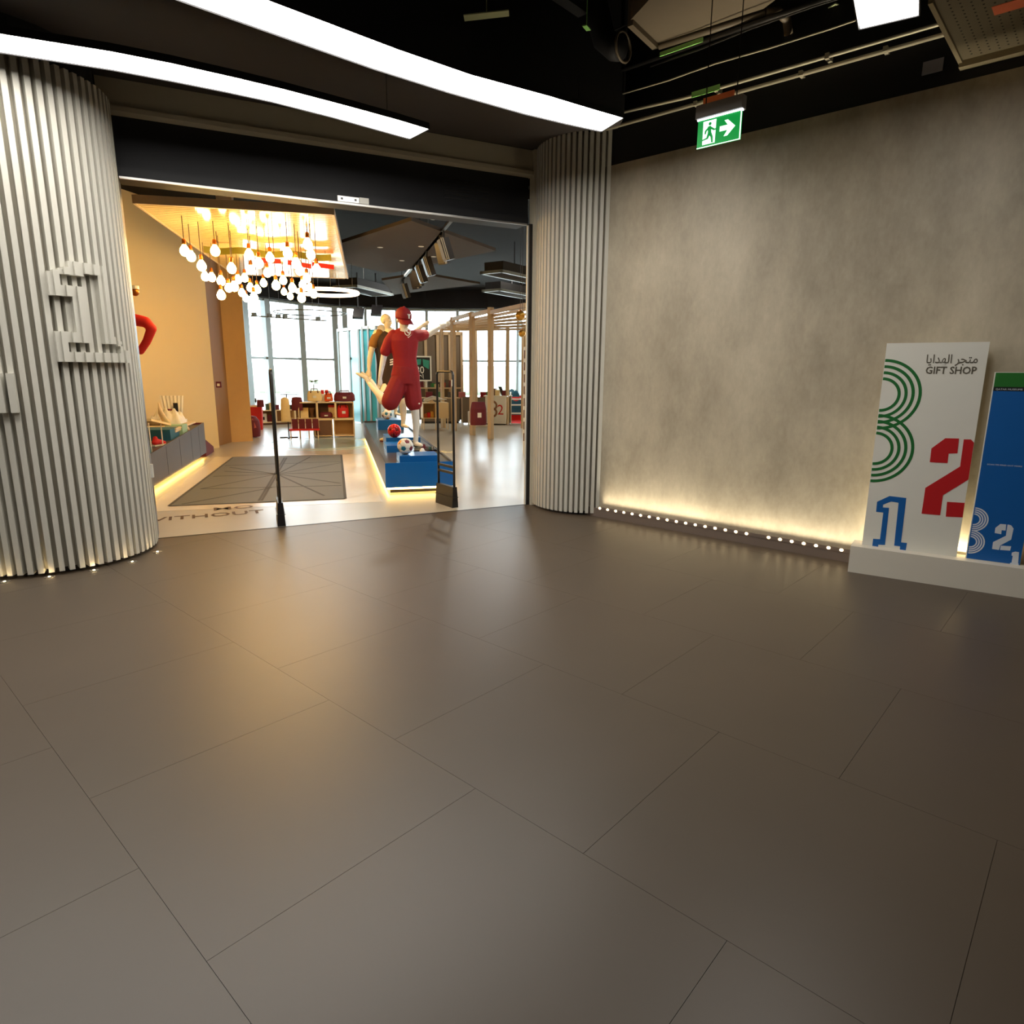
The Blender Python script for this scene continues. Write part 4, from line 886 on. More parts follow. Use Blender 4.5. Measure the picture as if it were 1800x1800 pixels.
part('top_sheet', M().add([(-W_, Y0, zt(Y0)-.03), (-.02, Y0, zt(Y0)-.03), (-.02, LL-.02, zt(LL)-.03), (-W_, LL-.02, zt(LL)-.03), (-W_, Y0, zt(Y0)-.06), (-.02, Y0, zt(Y0)-.06), (-.02, LL-.02, zt(LL)-.06), (-W_, LL-.02, zt(LL)-.06)], [(0, 1, 2, 3), (7, 6, 5, 4), (0, 4, 5, 1), (1, 5, 6, 2), (2, 6, 7, 3), (3, 7, 4, 0)]), m_trayd, lb_)
part('base', M().box(-W_+.05, -.10, Y0+.05, LL-.05, 0, .08), m_rubber, lb_)
part('light_tape', M().box(-.06, -.045, Y0+.1, LL-.05, .055, .078), m_glow, lb_)
def Q(x, y, dz=0): return LB0+lbu*x+lbv*y+Vector((0, 0, zt(y)-.03+dz))
bx = solo('display_block', 'dark blue display block on the sloping box', 'block', M().box(-.5, -.08, 0, .55, 0, .16), m_teal, Q(0, 1.55), RZL)
solo('display_block', 'turquoise display block at the near end of sloping box', 'block', M().box(-.35, -.06, 0, .3, 0, .10), mat('turquoise_block', (60, 130, 136), .35), Q(0, .10), RZL)
solo('display_block', 'pale green display block behind the dark blue one', 'block', M().box(-.30, -.05, 0, .35, 0, .15), mat('pale_green_block', (150, 190, 160), .4), Q(0, 2.2), RZL)
ac = thing('acrylic_stand', 'clear acrylic table stand over red shoes on sloping box', 'stand', Q(0, .35), RZL)
part('stand_top', M().box(-.45, -.04, 0, .6, .40, .412), m_acryl, ac)
for x, y in ((-.45, 0), (-.052, 0), (-.45, .588), (-.052, .588)): part('stand_leg', M().box(x, x+.012, y, y+.012, 0, .40), mat('acrylic_edge', (236, 226, 204), .3), ac)
rk = solo('sloping_tray', 'tan sloped tray on the acrylic stand by yellow wall', 'tray', M().add([(-.5, 0, .0), (0, 0, 0), (0, 1.0, -.14), (-.5, 1.0, -.14), (-.5, 0, .03), (0, 0, .03), (0, 1.0, -.11), (-.5, 1.0, -.11)], [(3, 2, 1, 0), (4, 5, 6, 7), (0, 1, 5, 4), (1, 2, 6, 5), (2, 3, 7, 6), (3, 0, 4, 7)]), m_tan, Q(-.02, .4, .418), RZL)
for lbl, x, y, rz_, um, sm in (('orange-red boot inside the acrylic stand', -.25, .45, .4, m_redcloth, m_white), ('red slipper lying on the sloping box', -.12, 1.05, 1.2, m_redcloth, m_white), ('white slipper beside the red slipper', -.26, .85, 1.5, m_white, m_tan)):
    t = thing('display_shoe', lbl, 'shoe', Q(x, y), RZL+rz_); shoe(t, um, sm)
# white cut-out sculpture with folded jerseys
cs = thing('cutout_stand', 'white cut-out stand with curved horns at far end of sloping box', 'stand', Q(-.42, 2.35), RZL)
part('shelf_board', M().box(-.30, .36, -.5, .9, .10, .125), m_wood, cs)
part('leg_panel', M().box(-.30, -.28, .3, .9, 0, .10), m_wood, cs)
part('leg_panel', M().plate([(-.5, .10), (.3, .10), (.42, .06), (.48, 0), (.38, 0), (.3, .05), (-.1, .07), (-.5, .06)], (.33, 0, 0), (0, 1, 0), (0, 0, 1), (1, 0, 0), .02), m_wood, cs)
part('horn', M().tube([(.1, .3, .12), (.1, .0, .20), (.1, -.22, .34), (.1, -.30, .50)], [.045, .05, .04, .006], 10), m_wood, cs, True)
part('horn', M().tube([(-.2, -.1, .12), (-.2, -.5, .14), (-.2, -.75, .22), (-.2, -.9, .32)], [.03, .05, .06, .04], 10), m_woodin, cs, True)
def draped(name, label, p, rz_, m_, sx, sy, h, seed, cat='jersey'):
    random.seed(seed); t = thing(name, label, cat, p, rz_)
    n_ = 14; m = M(); vs = []
    for j in range(n_):
        for i in range(n_):
            a, b2 = i/(n_-1)-.5, j/(n_-1)-.5; e = max(abs(a), abs(b2))*2
            vs.append((a*sx, b2*sy, h*(1-.8*e**4)+.035*sin(a*23+seed+b2*9)+.02*cos(b2*19+a*7)+random.uniform(-.008, .008)))
    lo = [(x, y, 0) for x, y, z in vs]
    fs = [(j*n_+i, j*n_+i+1, (j+1)*n_+i+1, (j+1)*n_+i) for j in range(n_-1) for i in range(n_-1)]
    k = n_*n_; ed = [i for i in range(n_)]+[j*n_+n_-1 for j in range(1, n_)]+[(n_-1)*n_+i for i in range(n_-2, -1, -1)]+[j*n_ for j in range(n_-2, 0, -1)]
    sides = [(ed[i], k+ed[i], k+ed[(i+1) % len(ed)], ed[(i+1) % len(ed)]) for i in range(len(ed))]
    part('cloth', m.add(vs+lo, fs+sides), m_, t, True)
    part('collar', M().tube([(.07*cos(i*pi/8), sy*.28+.05*sin(i*pi/8), h*1.0+.012) for i in range(17)], .012, 6, caps=False), m_dkred, t, True)
    return t
draped('folded_jersey', 'white folded jersey lying on the cut-out stand', Q(-.36, 2.72, .125), RZL, m_white, .46, .50, .20, 3)
jr = thing('standing_jersey', 'white pleated jersey standing upright at stand end', 'jersey', Q(-.36, 3.08, .125), RZL)
pl_ = M(); L_, R_2 = [], []
for i in range(25): L_.append((-.18+.36*i/24, .012*sin(i*1.6)))
for i in range(24):
    a, c = L_[i], L_[i+1]; pl_.add([(a[0]*.7, a[1], 0), (c[0]*.7, c[1], 0), (c[0], c[1], .42), (a[0], a[1], .42), (a[0]*.7, a[1]+.02, 0), (c[0]*.7, c[1]+.02, 0), (c[0], c[1]+.02, .42), (a[0], a[1]+.02, .42)], [(0, 1, 2, 3), (7, 6, 5, 4), (3, 2, 6, 7), (0, 4, 5, 1)])
part('cloth', pl_, m_white, jr, True)
part('print_mark', M().box(.02, .09, -.045, -.03, .15, .30), m_pblack, jr, label='black printed mark')
wd = solo('floor_wedge', 'dark maroon wedge on floor behind the sloping box', 'wedge', M().add([(-.3, 0, 0), (0, 0, 0), (0, .75, 0), (-.3, .75, 0), (-.3, 0, .32), (0, 0, .32), (0, .75, .10), (-.3, .75, .10)], [(3, 2, 1, 0), (4, 5, 6, 7), (0, 1, 5, 4), (1, 2, 6, 5), (2, 3, 7, 6), (3, 0, 4, 7)]), m_dkred, LB1+lbu*-.02+lbv*.06, RZL)
# red long-sleeved mannequin half hidden by the left column
rm = thing('red_sleeve_mannequin', 'mannequin in red long sleeves, hand on hip, behind left column', 'mannequin', Q(-.42, -.35, .0), rad(-18))
c0 = Vector(Q(-.42, -.35))
iv = Matrix.Rotation(rad(18), 3, 'Z')
ea = [iv @ (Vector(p)-c0) for p in ((3.053,9.101,2.146), (3.152,9.015,2.121), (3.192,8.948,2.045), (3.142,9.018,1.888), (3.082,9.092,1.770))]
tor = iv @ (Vector((2.984,9.229,1.956))-c0)
slv = M().limb([(ea[0], .075), (ea[1], .068), (ea[2], .058), (ea[3], .05), (ea[4], .046)])
slv.loft([((tor.x-.12, tor.y, ea[4].z-.28), .18, .12), ((tor.x-.12, tor.y, ea[4].z), .15, .11), ((tor.x-.12, tor.y, ea[0].z-.12), .19, .13), ((tor.x-.12, tor.y, ea[0].z+.02), .17, .10), ((tor.x-.12, tor.y, ea[0].z+.10), .06, .06)], 16)
part('jacket', fuse(slv, 'jacket', .013, 4), m_redcloth, rm)
bd = M().limb([(Vector((tor.x-.12, tor.y, ea[0].z+.08)), .055), (Vector((tor.x-.12, tor.y, ea[0].z+.17)), .05)])
head_mesh(bd, Vector((tor.x-.12, tor.y, ea[0].z+.27)), .3, 0)
for s_ in (-.09, .09): bd.limb([(Vector((tor.x-.12+s_, tor.y, ea[4].z-.2)), .10), (Vector((tor.x-.12+s_, tor.y, .5)), .065), (Vector((tor.x-.12+s_, tor.y, .08)), .04), (Vector((tor.x-.12+s_, tor.y-.12, .03)), .03)])
finger_hand(bd, ea[4], (-.9, .1, -.4), (.2, .9, .2))
part('body', fuse(bd, 'body', .012, 3), m_skin, rm)
wlmp = thing('wall_camera', 'small pale dome camera high on yellow wall by left column', 'camera', (3.075,9.041,2.473))
part('mount', M().lathe([(.001, .03), (.05, .03), (.05, .07), (.001, .07)], 14), m_white, wlmp)
part('dome', M().ball((0, 0, 0), .05, 14), m_brass, wlmp, True)
part('bracket', M().box(-.85, .0, -.01, .01, .05, .07), m_white, wlmp)

# ================================================================== ANTI-THEFT GATES AT THE DOORWAY
def gate(label, p, rz_, w_, h):
    t = thing('antitheft_gate', label, 'gate', p, rz_)
    r = .014
    path = [(0, 0, .2), (0, 0, h-.04), (.012, 0, h-.012), (.04, 0, h), (w_-.04, 0, h), (w_-.012, 0, h-.012), (w_, 0, h-.04), (w_, 0, .2)]
    part('frame', M().tube(path, r, 8), m_steel, t, True)
    part('inner_panel', M().box(.014, w_-.014, -.004, .004, .22, h-.014), m_acryl, t)
    for z in (.40, .47): part('cross_bar', M().box(.01, w_-.01, -.012, .012, z-.014, z+.014), m_steel, t)
    part('base_cover', M().prism([(-.018, -.04), (w_+.018, -.04), (w_+.018, .04), (-.018, .04)], 0, .24, top=[(-.016, -.026), (w_+.016, -.026), (w_+.016, .026), (-.016, .026)]), m_rubber, t)
    part('base_line', M().box(-.02, w_+.02, -.042, .042, .115, .121), m_steel, t)
    part('indicator', M().box(w_-.008, w_+.008, -.0165, -.012, h-.16, h-.09), m_white, t)
    return t
g1d = Vector((3.199, 6.041, 0)).normalized()
gate('anti-theft gate at left of doorway seen edge-on', (3.20, 6.06, 0), math.atan2(.90, .44), .34, 1.545)
gate('anti-theft gate before the blue-fronted plinth', (5.121, 5.832, 0), math.atan2(-.355, -.077), .363, 1.545)

# ================================================================== BACK OF THE SHOP
FU = Vector((cos(rad(-32)), sin(rad(-32)), 0)); FV = Vector((-FU.y, FU.x, 0)); RZF = rad(-32)
def cube_unit(t, x0, x1, z0, z1, d, inner=m_woodin, th=.022):
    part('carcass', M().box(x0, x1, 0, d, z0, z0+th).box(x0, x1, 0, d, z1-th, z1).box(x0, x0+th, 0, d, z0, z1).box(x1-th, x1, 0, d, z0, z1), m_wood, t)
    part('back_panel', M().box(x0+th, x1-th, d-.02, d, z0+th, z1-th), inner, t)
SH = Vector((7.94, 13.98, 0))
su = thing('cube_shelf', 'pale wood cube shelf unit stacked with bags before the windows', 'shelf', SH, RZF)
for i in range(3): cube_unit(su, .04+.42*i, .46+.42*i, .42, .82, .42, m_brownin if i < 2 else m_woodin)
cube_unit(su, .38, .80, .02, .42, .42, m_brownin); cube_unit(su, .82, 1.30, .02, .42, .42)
part('drawer_front', M().box(.41, .77, .0, .02, .05, .39), m_brownin, su)
for x in (.05, 1.27): part('leg', M().box(x, x+.02, 0, .02, 0, .42), m_wood, su)
def SP(x, y, z=0): return SH+FU*x+FV*y+Vector((0, 0, z))
def bag(name, label, p, w_, d, h, m_, strap=True, rz_=0, trim=None):
    t = thing(name, label, 'bag', p, RZF+rz_)
    part('bag_body', fuse(M().loft([((0, 0, .01), w_/2*.94, d/2*.9), ((0, 0, h*.15), w_/2, d/2), ((0, 0, h*.7), w_/2*.97, d/2*.85), ((0, 0, h), w_/2*.8, d/2*.35)], 20), 'bag_body', .014, 3), m_, t)
    if strap: part('strap', M().tube([(-w_*.25, -d*.3, h*.8), (-w_*.2, -d*.25, h*1.15), (w_*.2, -d*.25, h*1.15), (w_*.25, -d*.3, h*.8)], .011, 6), trim or m_dkred, t, True)
    part('label_patch', M().box(-.04, .04, -d/2-.006, -d/2+.01, h*.35, h*.55), m_white, t)
    return t
bag('duffel_bag', 'maroon duffel bag on right end of the cube shelf top', SP(1.10, .2, .82), .50, .26, .22, m_dkred)
bag('tote_bag', 'cream tote bag standing on middle of cube shelf top', SP(.42, .2, .82), .34, .16, .26, m_tan)
bag('tote_bag', 'orange patterned bag next to the cream tote', SP(.74, .2, .82), .20, .12, .20, mat('orange_print', (226, 90, 24), .7, var=.4, scale=30))
bag('tote_bag', 'red bag leaning in the right upper shelf cube', SP(1.05, .14, .44), .28, .16, .30, m_redcloth, rz_=.2)
bag('rugby_ball_bag', 'dark maroon oval bag in the middle shelf cube', SP(.66, .14, .44), .30, .16, .14, m_dkred, strap=False)
solo('tissue_box', 'white carton with red top in the middle shelf cube', 'box', M().box(0, .14, 0, .12, 0, .24).box(0, .14, -.001, .12, .24, .30, 1), [m_wood, m_redcloth], SP(.72, .22, .445), RZF)
solo('vase', 'brown flared vase in the left shelf cube', 'vase', M().lathe([(.03, 0), (.04, .02), (.03, .10), (.06, .20), (.08, .24)], 14), m_brownin, SP(.34, .18, .442), 0, smooth=True)
solo('card_print', 'beige rounded card leaning in the left shelf cube', 'card', M().obox((0, 0, .12), (.09, 0, 0), (0, .01, 0), (0, .03, .12)), m_tan, SP(.17, .18, .444), RZF)
for k in range(2):
    t = thing('mug', 'red mug on the cube shelf top, %s one' % ('left' if k == 0 else 'right'), 'mug', SP(.60+.10*k, .33, 1.0), RZF)
    part('cup', M().lathe([(.032, 0), (.036, .01), (.036, .09), (.030, .09), (.030, .015)], 14), m_redcloth, t, True)
    part('handle', M().tube([(.034, 0, .07), (.06, 0, .065), (.06, 0, .03), (.034, 0, .02)], .006, 6), m_redcloth, t, True)
solo('riser_box', 'pale box raising the two red mugs', 'box', M().box(-.10, .10, -.06, .06, 0, .18), m_white, SP(.65, .33, .82), RZF)
pt = thing('potted_plant', 'small grey-green plant before the middle window mullion', 'plant', SP(.40, .55, 0))
part('pot', M().lathe([(.06, .0), (.08, .82), (.09, 1.0), (.001, 1.0)], 14), m_white, pt, True)
part('stem', M().tube([(0, 0, 1.0), (.01, 0, 1.22)], .008, 6), m_cord, pt)
random.seed(5)
for k in range(14):
    a, e = random.uniform(0, 6.3), random.uniform(-.2, 1.2); c = Vector((cos(a)*.09, sin(a)*.09, 1.24+.07*sin(e)))
    part('leaf', M().obox(c, (cos(a)*.05, sin(a)*.05, .02*sin(e)), (-sin(a)*.025, cos(a)*.025, 0), (0, 0, .003)), mat('grey_green_leaf', (128, 148, 116), .6), pt)
# low red table with wire stands
lt = thing('low_table', 'low red-topped wire table left of the cube shelf', 'table', SP(-.16, -.46, 0), RZF)
part('top', M().box(0, .66, 0, .40, .20, .235), m_redcloth, lt)
for x in (.02, .22, .42, .62):
    part('leg', M().tube([(x, .02, 0), (x, .02, .20)], .008, 6), m_wood, lt); part('leg', M().tube([(x, .38, 0), (x, .38, .20)], .008, 6), m_wood, lt)
for k in range(4):
    t = thing('boxed_shirt', '%s folded dark red shirt from the left in wire rack on low table' % ('first', 'second', 'third', 'fourth')[k], 'shirt', SP(-.10+.15*k, -.32, .235), RZF, 'dark red shirts on the low red table')
    part('shirt_fold', M().box(0, .13, 0, .05, 0, .22), m_dkred, t); part('wire', M().tube([(-.01, -.01, 0), (-.01, -.01, .25), (.14, -.01, .25), (.14, -.01, 0)], .005, 6), m_wood, t)
cr = thing('clothes_rail', 'black clothes rail with hanging bags left of cube shelf', 'rack', SP(-.20, .05, 0), RZF)
part('post', M().tube([(0, 0, 0), (0, 0, 1.0)], .014, 8), m_rubber, cr); part('foot', M().box(-.2, .2, -.02, .02, 0, .025).box(-.02, .02, -.2, .2, 0, .025), m_rubber, cr)
part('cross_arm', M().tube([(-.14, 0, 1.0), (.30, 0, 1.0)], .01, 8), m_rubber, cr)
def hung(name, label, p, w_, h, m_, cat):
    t = thing(name, label, cat, p, RZF)
    part('cloth', fuse(M().loft([((0, 0, -h), w_/2, .05), ((0, 0, -h*.4), w_/2*.95, .06), ((0, 0, -h*.15), w_/2*.8, .05), ((0, 0, -.05), w_*.15, .03)], 16), 'cloth', .012, 3), m_, t)
    part('hanger', M().tube([(0, 0, -.06), (0, 0, .0), (.015, 0, .015)], .006, 6), m_steel, t)
    return t
hung('hanging_tote', 'cream cotton tote hanging from the black clothes rail', SP(-.24, .0, .99), .22, .62, m_tan, 'bag')
hung('hanging_shirt', 'maroon shirt hanging on the right of clothes rail', SP(.02, .05, .99), .26, .36, m_dkred, 'shirt')
# red bin and maroon pouffe by the tan column
rbn = thing('red_display_bin', 'bright red tall bin right of the tan column', 'bin', (8.272,16.716,0.000), RZF)
part('bin_body', M().prism([(-.18, -.15), (.18, -.15), (.18, .15), (-.18, .15)], 0, .62, top=[(-.21, -.17), (.21, -.17), (.21, .17), (-.21, .17)]), m_redcloth, rbn)
part('rim', M().box(-.215, .215, -.175, -.155, .60, .63).box(-.215, .215, .155, .175, .60, .63).box(-.215, -.195, -.175, .175, .60, .63).box(.195, .215, -.175, .175, .60, .63), m_tan, rbn)
hung('hanging_shirt', 'dark red garment tip above the bright red bin', (8.085,15.970,0.847), .18, .22, m_dkred, 'shirt')
pf = thing('pouffe', 'maroon fabric pouffe in front of the red bin', 'seat', (7.242,14.749,0.000), RZF)
part('pouffe_body', fuse(M().loft([((0, 0, .02), .15, .15), ((0, 0, .2), .17, .17), ((0, 0, .40), .15, .15), ((0, 0, .50), .07, .08)], 18), 'pouffe_body', .014, 3), m_dkred, pf)
part('fold', M().plate([(-.09, .2), (.02, .46), (.09, .24)], (0, -.175, 0), (1, 0, 0), (0, .12, 1), (0, -1, 0), .012), mat('pink_fold', (176, 84, 84), .7), pf)
# low shelf under the windows
wsf = thing('low_shelf', 'long low pale shelf under the left window', 'shelf', (8.914,17.894,0.000), rad(-12))
for i in range(4): cube_unit(wsf, .55*i, .55*i+.55, .06, .42, .35, m_brown)
part('toe_base', M().box(.03, 2.17, .03, .3, 0, .06), m_brownin, wsf)
LO = Vector((*(8.914,17.894), 0)); lu = Vector((cos(rad(-12)), sin(rad(-12)), 0)); lv = Vector((-lu.y, lu.x, 0))
LP = lambda x, y, z: LO+lu*x+lv*y+Vector((0, 0, z))
solo('card_print', 'white card with black mark on the low shelf', 'card', M().box(0, .17, 0, .012, 0, .24).box(.06, .11, -.002, 0, .06, .15, 1), [m_white, m_pblack], LP(.14, .1, .082), rad(-12))
solo('book', 'dark maroon book leaning beside the white card', 'book', M().box(0, .16, 0, .03, 0, .2), m_dkred, LP(.34, .12, .082), rad(-12))
random.seed(9)
for k, (lbl, m_, h, w_) in enumerate((('slim grey trophy on the low window shelf', m_steel, .34, .03), ('green boxed souvenir on the low window shelf', mat('dark_green_box', (58, 74, 40), .6), .18, .08), ('small brown boxed souvenir on the low window shelf', m_brownin, .15, .10), ('small maroon boxed souvenir on the low window shelf', m_dkred, .14, .10), ('cream boxed souvenir on the low window shelf', m_tan, .2, .05), ('dark boxed souvenir near gate post on window shelf', m_rubber, .13, .2))):
    x = (.06, .36, .52, .64, .44, .95)[k]
    mm = M().lathe([(.05, 0), (.05, .02), (.012, .04), (.012, h*.6), (w_, h*.8), (w_*.6, h)], 12) if k == 0 else M().box(-w_/2, w_/2, -.05, .05, 0, h)
    solo('trophy' if k == 0 else 'souvenir_box', lbl, 'trophy' if k == 0 else 'box', mm, m_, LP(x, .18, .42), rad(-12))

# fitting-room screens in frosted aqua
fa, fb2 = Vector((12.30, 18.55, 0)), Vector((11.95, 15.45, 0))
fr_ = thing('fitting_room', 'row of tall frosted aqua screens behind the black-jersey mannequin', 'screen', (0, 0, 0))
FP = [(11.845,18.063),(11.727,17.300),(11.563,16.563),(11.541,16.334),(11.558,16.077),(11.610,15.792),(12.460,16.153)]
for i in range(len(FP)-1):
    a, b2 = Vector((*FP[i][:2], 0)), Vector((*FP[i+1][:2], 0))
    part('screen_panel', M().beam(a+Vector((0, 0, 1.36)), b2+Vector((0, 0, 1.36)), .03, ht=2.68), (m_tealwhite, m_tealglass, m_tealglass, m_tealglass, m_tealglass, m_tealwhite)[i], fr_)
for i in range(len(FP)): part('screen_post', M().box(FP[i][0]-.04, FP[i][0]+.04, FP[i][1]-.04, FP[i][1]+.04, 0, 2.80), m_mull, fr_)
for i in range(len(FP)-1): part('head_rail', M().beam((*FP[i][:2], 2.76), (*FP[i+1][:2], 2.76), .08), m_tealwhite, fr_)
part('door_knob', M().ball((FP[1][0]-.03, FP[1][1]-.08, 1.9), .04, 8), m_steel, fr_)

# grey partition with framed print and merchandise shelf
GA, GB = Vector((13.065,15.927,0)), Vector((14.159,14.963,0)); gd = (GB-GA).normalized(); gn = Vector((gd.y, -gd.x, 0)); RZG = math.atan2(gd.y, gd.x); GLn = (GB-GA).length
pg = thing('partition', 'grey timber-framed partition behind the pergola posts', 'partition', GA, RZG)
for i in range(4):
    x0 = GLn*i/4
    part('panel', M().box(x0+.03, x0+GLn/4-.03, 0, .04, .06, 2.62), m_greywall, pg)
    part('stud', M().box(x0-.04, x0+.04, -.05, .06, 0, 2.68), m_post, pg)
part('stud', M().box(GLn-.04, GLn+.04, -.05, .06, 0, 2.68), m_post, pg); part('head_rail', M().box(-.04, GLn+.04, -.05, .06, 2.62, 2.72), m_post, pg)
part('ledge', M().box(0, GLn, -.25, -.05, 1.02, 1.06), m_post, pg)
fpo = Vector((12.963,15.492,1.616))
fp = thing('framed_print', 'white-framed print with teal shapes and the number 80', 'picture', fpo, RZG)
part('frame', M().box(-.28, .32, 0, .03, -.37, -.33).box(-.28, .32, 0, .03, .33, .37).box(.28, .32, 0, .03, -.37, .37).box(-.28, -.24, 0, .03, -.37, .37), m_white, fp)
part('print_sheet', M().box(-.25, .29, .012, .028, -.34, .34), m_pblack, fp)
part('teal_shapes', M().plate([(-.22, .08), (.0, .12), (.02, .28), (-.22, .26)], (0, .012, 0), (1, 0, 0), (0, 0, 1), (0, -1, 0), .004).plate([(.08, .08), (.24, -.02), (.26, .24), (.06, .28)], (0, .012, 0), (1, 0, 0), (0, 0, 1), (0, -1, 0), .004), mat('print_teal', (40, 140, 120), .5), fp)
tq = part('print_number', text_mesh('print_number', '80', .30, .26), m_white, fp); on_plane(tq, (-.16, .009, -.14), (1, 0, 0), (0, 0, 1), (0, -1, 0))
part('print_stroke', M().tube([(-.22, .006, -.22), (.0, .006, -.2), (.08, .006, -.3), (.06, .006, -.16)], .010, 5), m_white, fp)
GP = lambda x, y, z: GA+gd*x+gn*y+Vector((0, 0, z))
random.seed(12)
for k in range(10):
    x = .25+k*(GLn-.4)/10; c = [m_dkred, m_white, m_greyp, m_green, m_tan, m_blackj, m_redcloth, m_greyp, m_dkred, m_white][k]
    solo('souvenir_box', ['maroon', 'white', 'grey', 'green', 'tan', 'black', 'red', 'second grey', 'second maroon', 'second white'][k]+' souvenir box on the ledge of the grey partition', 'box', M().box(-.07, .07, -.05, .05, 0, random.uniform(.1, .26)), c, GP(x, .15, 1.06), RZG)
mc = thing('merchandise_cabinet', 'grey counter cabinet below the partition ledge', 'cabinet', GP(0.2, .62, 0), RZG)
part('body', M().box(0, GLn-.3, .0, .35, .06, .74), m_greywall, mc); part('top', M().box(-.02, GLn-.28, -.02, .37, .74, .77), m_post, mc); part('base', M().box(.03, GLn-.33, .03, .33, 0, .06), m_rubber, mc)
# stacked books / frames between ledge and cabinet
for k in range(7):
    x = .45+k*.33
    solo('folded_shirt_stack', ['plum', 'green', 'grey', 'rose', 'brown', 'maroon', 'pink'][k]+' folded shirt pile on the grey cabinet', 'shirt', M().box(-.11, .11, -.09, .09, 0, .05).box(-.10, .105, -.085, .09, .05, .10).box(-.105, .1, -.09, .085, .10, .16), [m_dkred, m_green, m_greyp, mat('rose_cloth', (170, 96, 92), .7), m_brownin, m_maroon, mat('pink_cloth', (206, 140, 130), .7)][k], GP(x, .44, .77), RZG)
# table with sweets to the right of the maroon mannequin
tb = thing('cube_table', 'pale wood cube table right of the maroon mannequin', 'table', (11.371,13.541,0.000), RZF)
cube_unit(tb, 0, .36, .30, .72, .42); part('side_extension', M().box(.36, .70, .02, .40, .30, .72), m_wood, tb)
for x, y in ((.01, .01), (.33, .01), (.66, .01), (.01, .39), (.66, .39)): part('leg', M().box(x, x+.025, y, y+.025, 0, .30), m_wood, tb)
TP = Vector((*(11.371,13.541), 0)); tp = lambda x, y, z: TP+FU*x+FV*y+Vector((0, 0, z))
for k, (x, lbl, m_) in enumerate(((.06, 'orange sweet box in the cube table', mat('amber_box', (196, 110, 30), .5)), (.15, 'red sweet box in the cube table', m_redcloth), (.24, 'yellow sweet box in the cube table', mat('yellow_box', (214, 160, 50), .5)))):
    solo('sweet_box', lbl, 'box', M().box(-.04, .04, -.05, .05, 0, .10+.03*k), m_, tp(x+.03, .18, .325), RZF)
tray = thing('serving_hand', 'white sculpted hand lying on the cube table', 'sculpture', tp(.10, .2, .72), RZF)
hb = M(); hb.limb([((.0, 0, .06), .05), ((.2, 0, .12), .06), ((.36, 0, .10), .045)]); finger_hand(hb, (.36, 0, .10), (1, 0, -.15), (0, 1, 0), .014, .14)
part('hand', fuse(hb, 'hand', .01, 3), m_white, tray); part('hand_base', M().lathe([(.09, 0), (.09, .02), (.05, .04), (.04, .06)], 14, (.16, 0, 0)), m_wood, tray)
bag('sports_bag', 'dark maroon printed bag on white wire stand by the posts', (9.846,9.911,0.420), .36, .22, .50, m_dkred, strap=False)
wst = thing('wire_stand', 'white wire stand under the dark maroon bag', 'stand', (13.375,13.440,0.000), RZG)
for x in (-.3, .0, .3):
    for y in (-.15, .15): part('upright', M().box(x-.015, x+.015, y-.015, y+.015, 0, .41), m_white, wst)
for z in (.0, .395): part('rail', M().box(-.3, .3, -.165, -.135, z, z+.025).box(-.3, .3, .135, .165, z, z+.025), m_white, wst)
part('top_sheet', M().box(-.3, .3, -.15, .15, .405, .42), m_white, wst)

# pergola of beige posts and rails
pgo = thing('pergola', 'beige timber pergola with slatted top behind the doorway right', 'pergola', (0, 0, 0))
PP = [Vector((11.832,12.826,0)), Vector((11.314,11.595,0)), Vector((11.020,10.686,0))]
PB = [Vector((12.245,13.734,0)), Vector((13.760,13.958,0)), Vector((14.374,13.252,0)), Vector((13.747,12.079,0))]
for p, h in zip(PP, (2.9, 2.92, 2.96)): part('post', M().box(p.x-.052, p.x+.052, p.y-.052, p.y+.052, 0, h), m_post, pgo)
for p in PB: part('post', M().box(p.x-.04, p.x+.04, p.y-.04, p.y+.04, 0, 2.8), m_post, pgo)
up = lambda p, z: Vector((p.x, p.y, z))
EX = PP[2]+(PP[2]-PP[1])*1.6
for a, b2 in ((PP[0], PP[1]), (PP[1], PP[2]), (PP[2], EX)): part('beam', M().beam(up(a, 2.85), up(b2, 2.89), .08, ht=.08), m_post, pgo)
for k in range(6):
    a = PP[0].lerp(PB[0], k/5); e = EX.lerp(PB[3]+(PB[3]-PB[2])*.3, k/5)
    part('slat', M().beam(up(a, 2.74-.02*k), up(e, 2.80-.03*k), .04, ht=.06), m_post, pgo)
part('side_beam', M().beam(up(PP[0], 2.8), up(PB[0], 2.72), .10, ht=.10), m_post, pgo)
# white counter with figure two
k0, k1 = Vector((*(13.949,13.751), 0)), Vector((*(14.242,13.189), 0)); kd = (k1-k0).normalized(); RZK = math.atan2(kd.y, kd.x); KL = (k1-k0).length
kc = thing('cash_counter', 'white shop counter with red figure two on its front', 'counter', k0, RZK)
part('front_panel', M().box(0, KL, 0, .03, .03, .82), m_white, kc); part('side_panel', M().box(-.70, 0, -.02, .02, .03, .80), m_greywall, kc)
part('body', M().box(0, KL, .03, .55, .03, .82), m_post, kc); part('worktop', M().box(-.04, KL+.04, -.03, .58, .82, .85), m_white, kc); part('toe_base', M().box(.02, KL-.02, .03, .5, 0, .03), m_rubber, kc)
tq = part('figure_two', text_mesh('figure_two', '2', .42, .18), m_red, kc, label='red figure two'); on_plane(tq, (KL*.60, -.003, .30), (1, 0, 0), (0, 0, 1), (0, -1, 0))
q3 = M()
for zc in (.56, .36): ribbon_plate(q3, arc((KL*.36, zc), .12, -90, 90, 16), .03, (0, -.001, 0), (1, 0, 0), (0, 0, 1), (0, -1, 0), .003)
part('figure_three', q3, mat('print_brown', (130, 90, 60), .5), kc)
KP = lambda x, y, z: k0+kd*x+Vector((-kd.y, kd.x, 0))*y+Vector((0, 0, z))
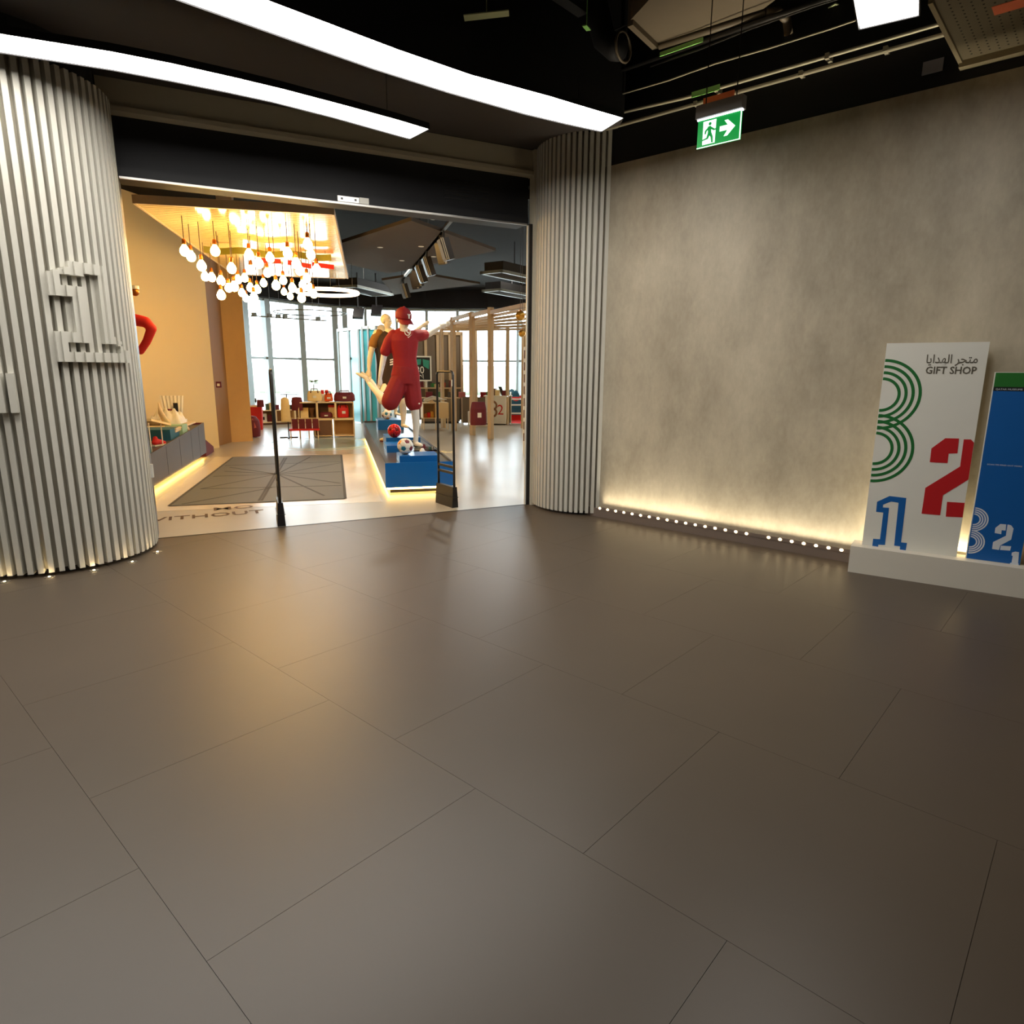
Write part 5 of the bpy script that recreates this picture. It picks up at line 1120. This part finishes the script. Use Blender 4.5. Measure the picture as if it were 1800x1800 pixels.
for k, (x, lbl, m_, w_, h) in enumerate(((.08, 'green souvenir pile on the left of cash counter', m_green, .12, .10), (.26, 'brown cap on the cash counter', m_brownin, .16, .20), (.44, 'tan boxed souvenir on the cash counter', m_tan, .14, .16), (.60, 'grey leaning tablet stand on the cash counter', m_steel, .10, .26), (.76, 'purple boxed souvenir on right of cash counter', m_dkred, .14, .15))):
    mm = M().box(-w_/2, w_/2, -.08, .08, 0, h)
    if k == 3: mm = M().obox((0, 0, h/2), (.05, 0, 0), (0, .015, 0), (-.06, .03, h/2))
    solo('counter_souvenir', lbl, 'souvenir', mm, m_, KP(min(x*KL/.85, KL-.08), .2, .85), RZK)
# red ledge with petrol-blue cloth, right of the counter
rl = thing('red_bench', 'bright red bench with backrest near the right windows', 'bench', (15.792,14.248,0.000), RZG)
part('seat', M().box(-.32, .55, 0, .45, .22, .27), m_redcloth, rl); part('front', M().box(-.32, .55, .02, .05, 0, .22), m_redcloth, rl); part('backrest', M().box(-.32, .55, .42, .47, .27, .78), m_redcloth, rl)
draped('draped_cloth', 'petrol-blue cloth draped over the red bench', Vector((15.468,14.056,0.331))-Vector((0, 0, .12)), RZG, m_teal, .62, .30, .75, 8, 'cloth')
rbw = solo('red_bowl', 'orange-red bowl right of the petrol-blue cloth', 'bowl', M().lathe([(.03, 0), (.08, .02), (.14, .12), (.13, .12), (.07, .03), (.02, .015)], 16), m_redcloth, (15.030,13.496,0.666), smooth=True)
wsh = thing('white_shelf', 'small white shelf stand under the orange-red bowl', 'shelf', (14.848,13.209,0.000), RZG)
for x in (-.25, .25): part('upright', M().box(x-.012, x+.012, -.1, .1, 0, .95), m_white, wsh)
for z in (.3, .55, .72): part('shelf_board', M().box(-.25, .25, -.12, .12, z, z+.03), m_white, wsh)
ld = thing('display_ladder', 'thin dark slotted upright edge-on beside the right doorway jamb', 'rack', (9.408,8.231,0), RZF)
part('upright', M().box(-.02, .02, -.02, .02, 0, 2.0), m_white, ld)
for k in range(8): part('slot', M().box(-.024, -.004, -.026, -.018, .25+.22*k, .40+.22*k), m_brownin, ld)
for lbl, p, r in (('larger gold ball near top of right doorway jamb', (10.168,9.032,2.644), .10), ('smaller gold ball under the larger gold ball', (10.492,9.269,2.325), .075)):
    t = thing('gold_ball', lbl, 'ball', p)
    part('sphere', M().ball((0, 0, 0), r, 20), m_gold, t, True); part('hanger_wire', M().tube([(0, 0, r*.95), (0, 0, 4.4-p[2])], .004, 5), m_cord, t); part('cap_ring', M().tube([(0, 0, r*.95), (0, 0, r*1.1)], .02, 8), m_brass, t)
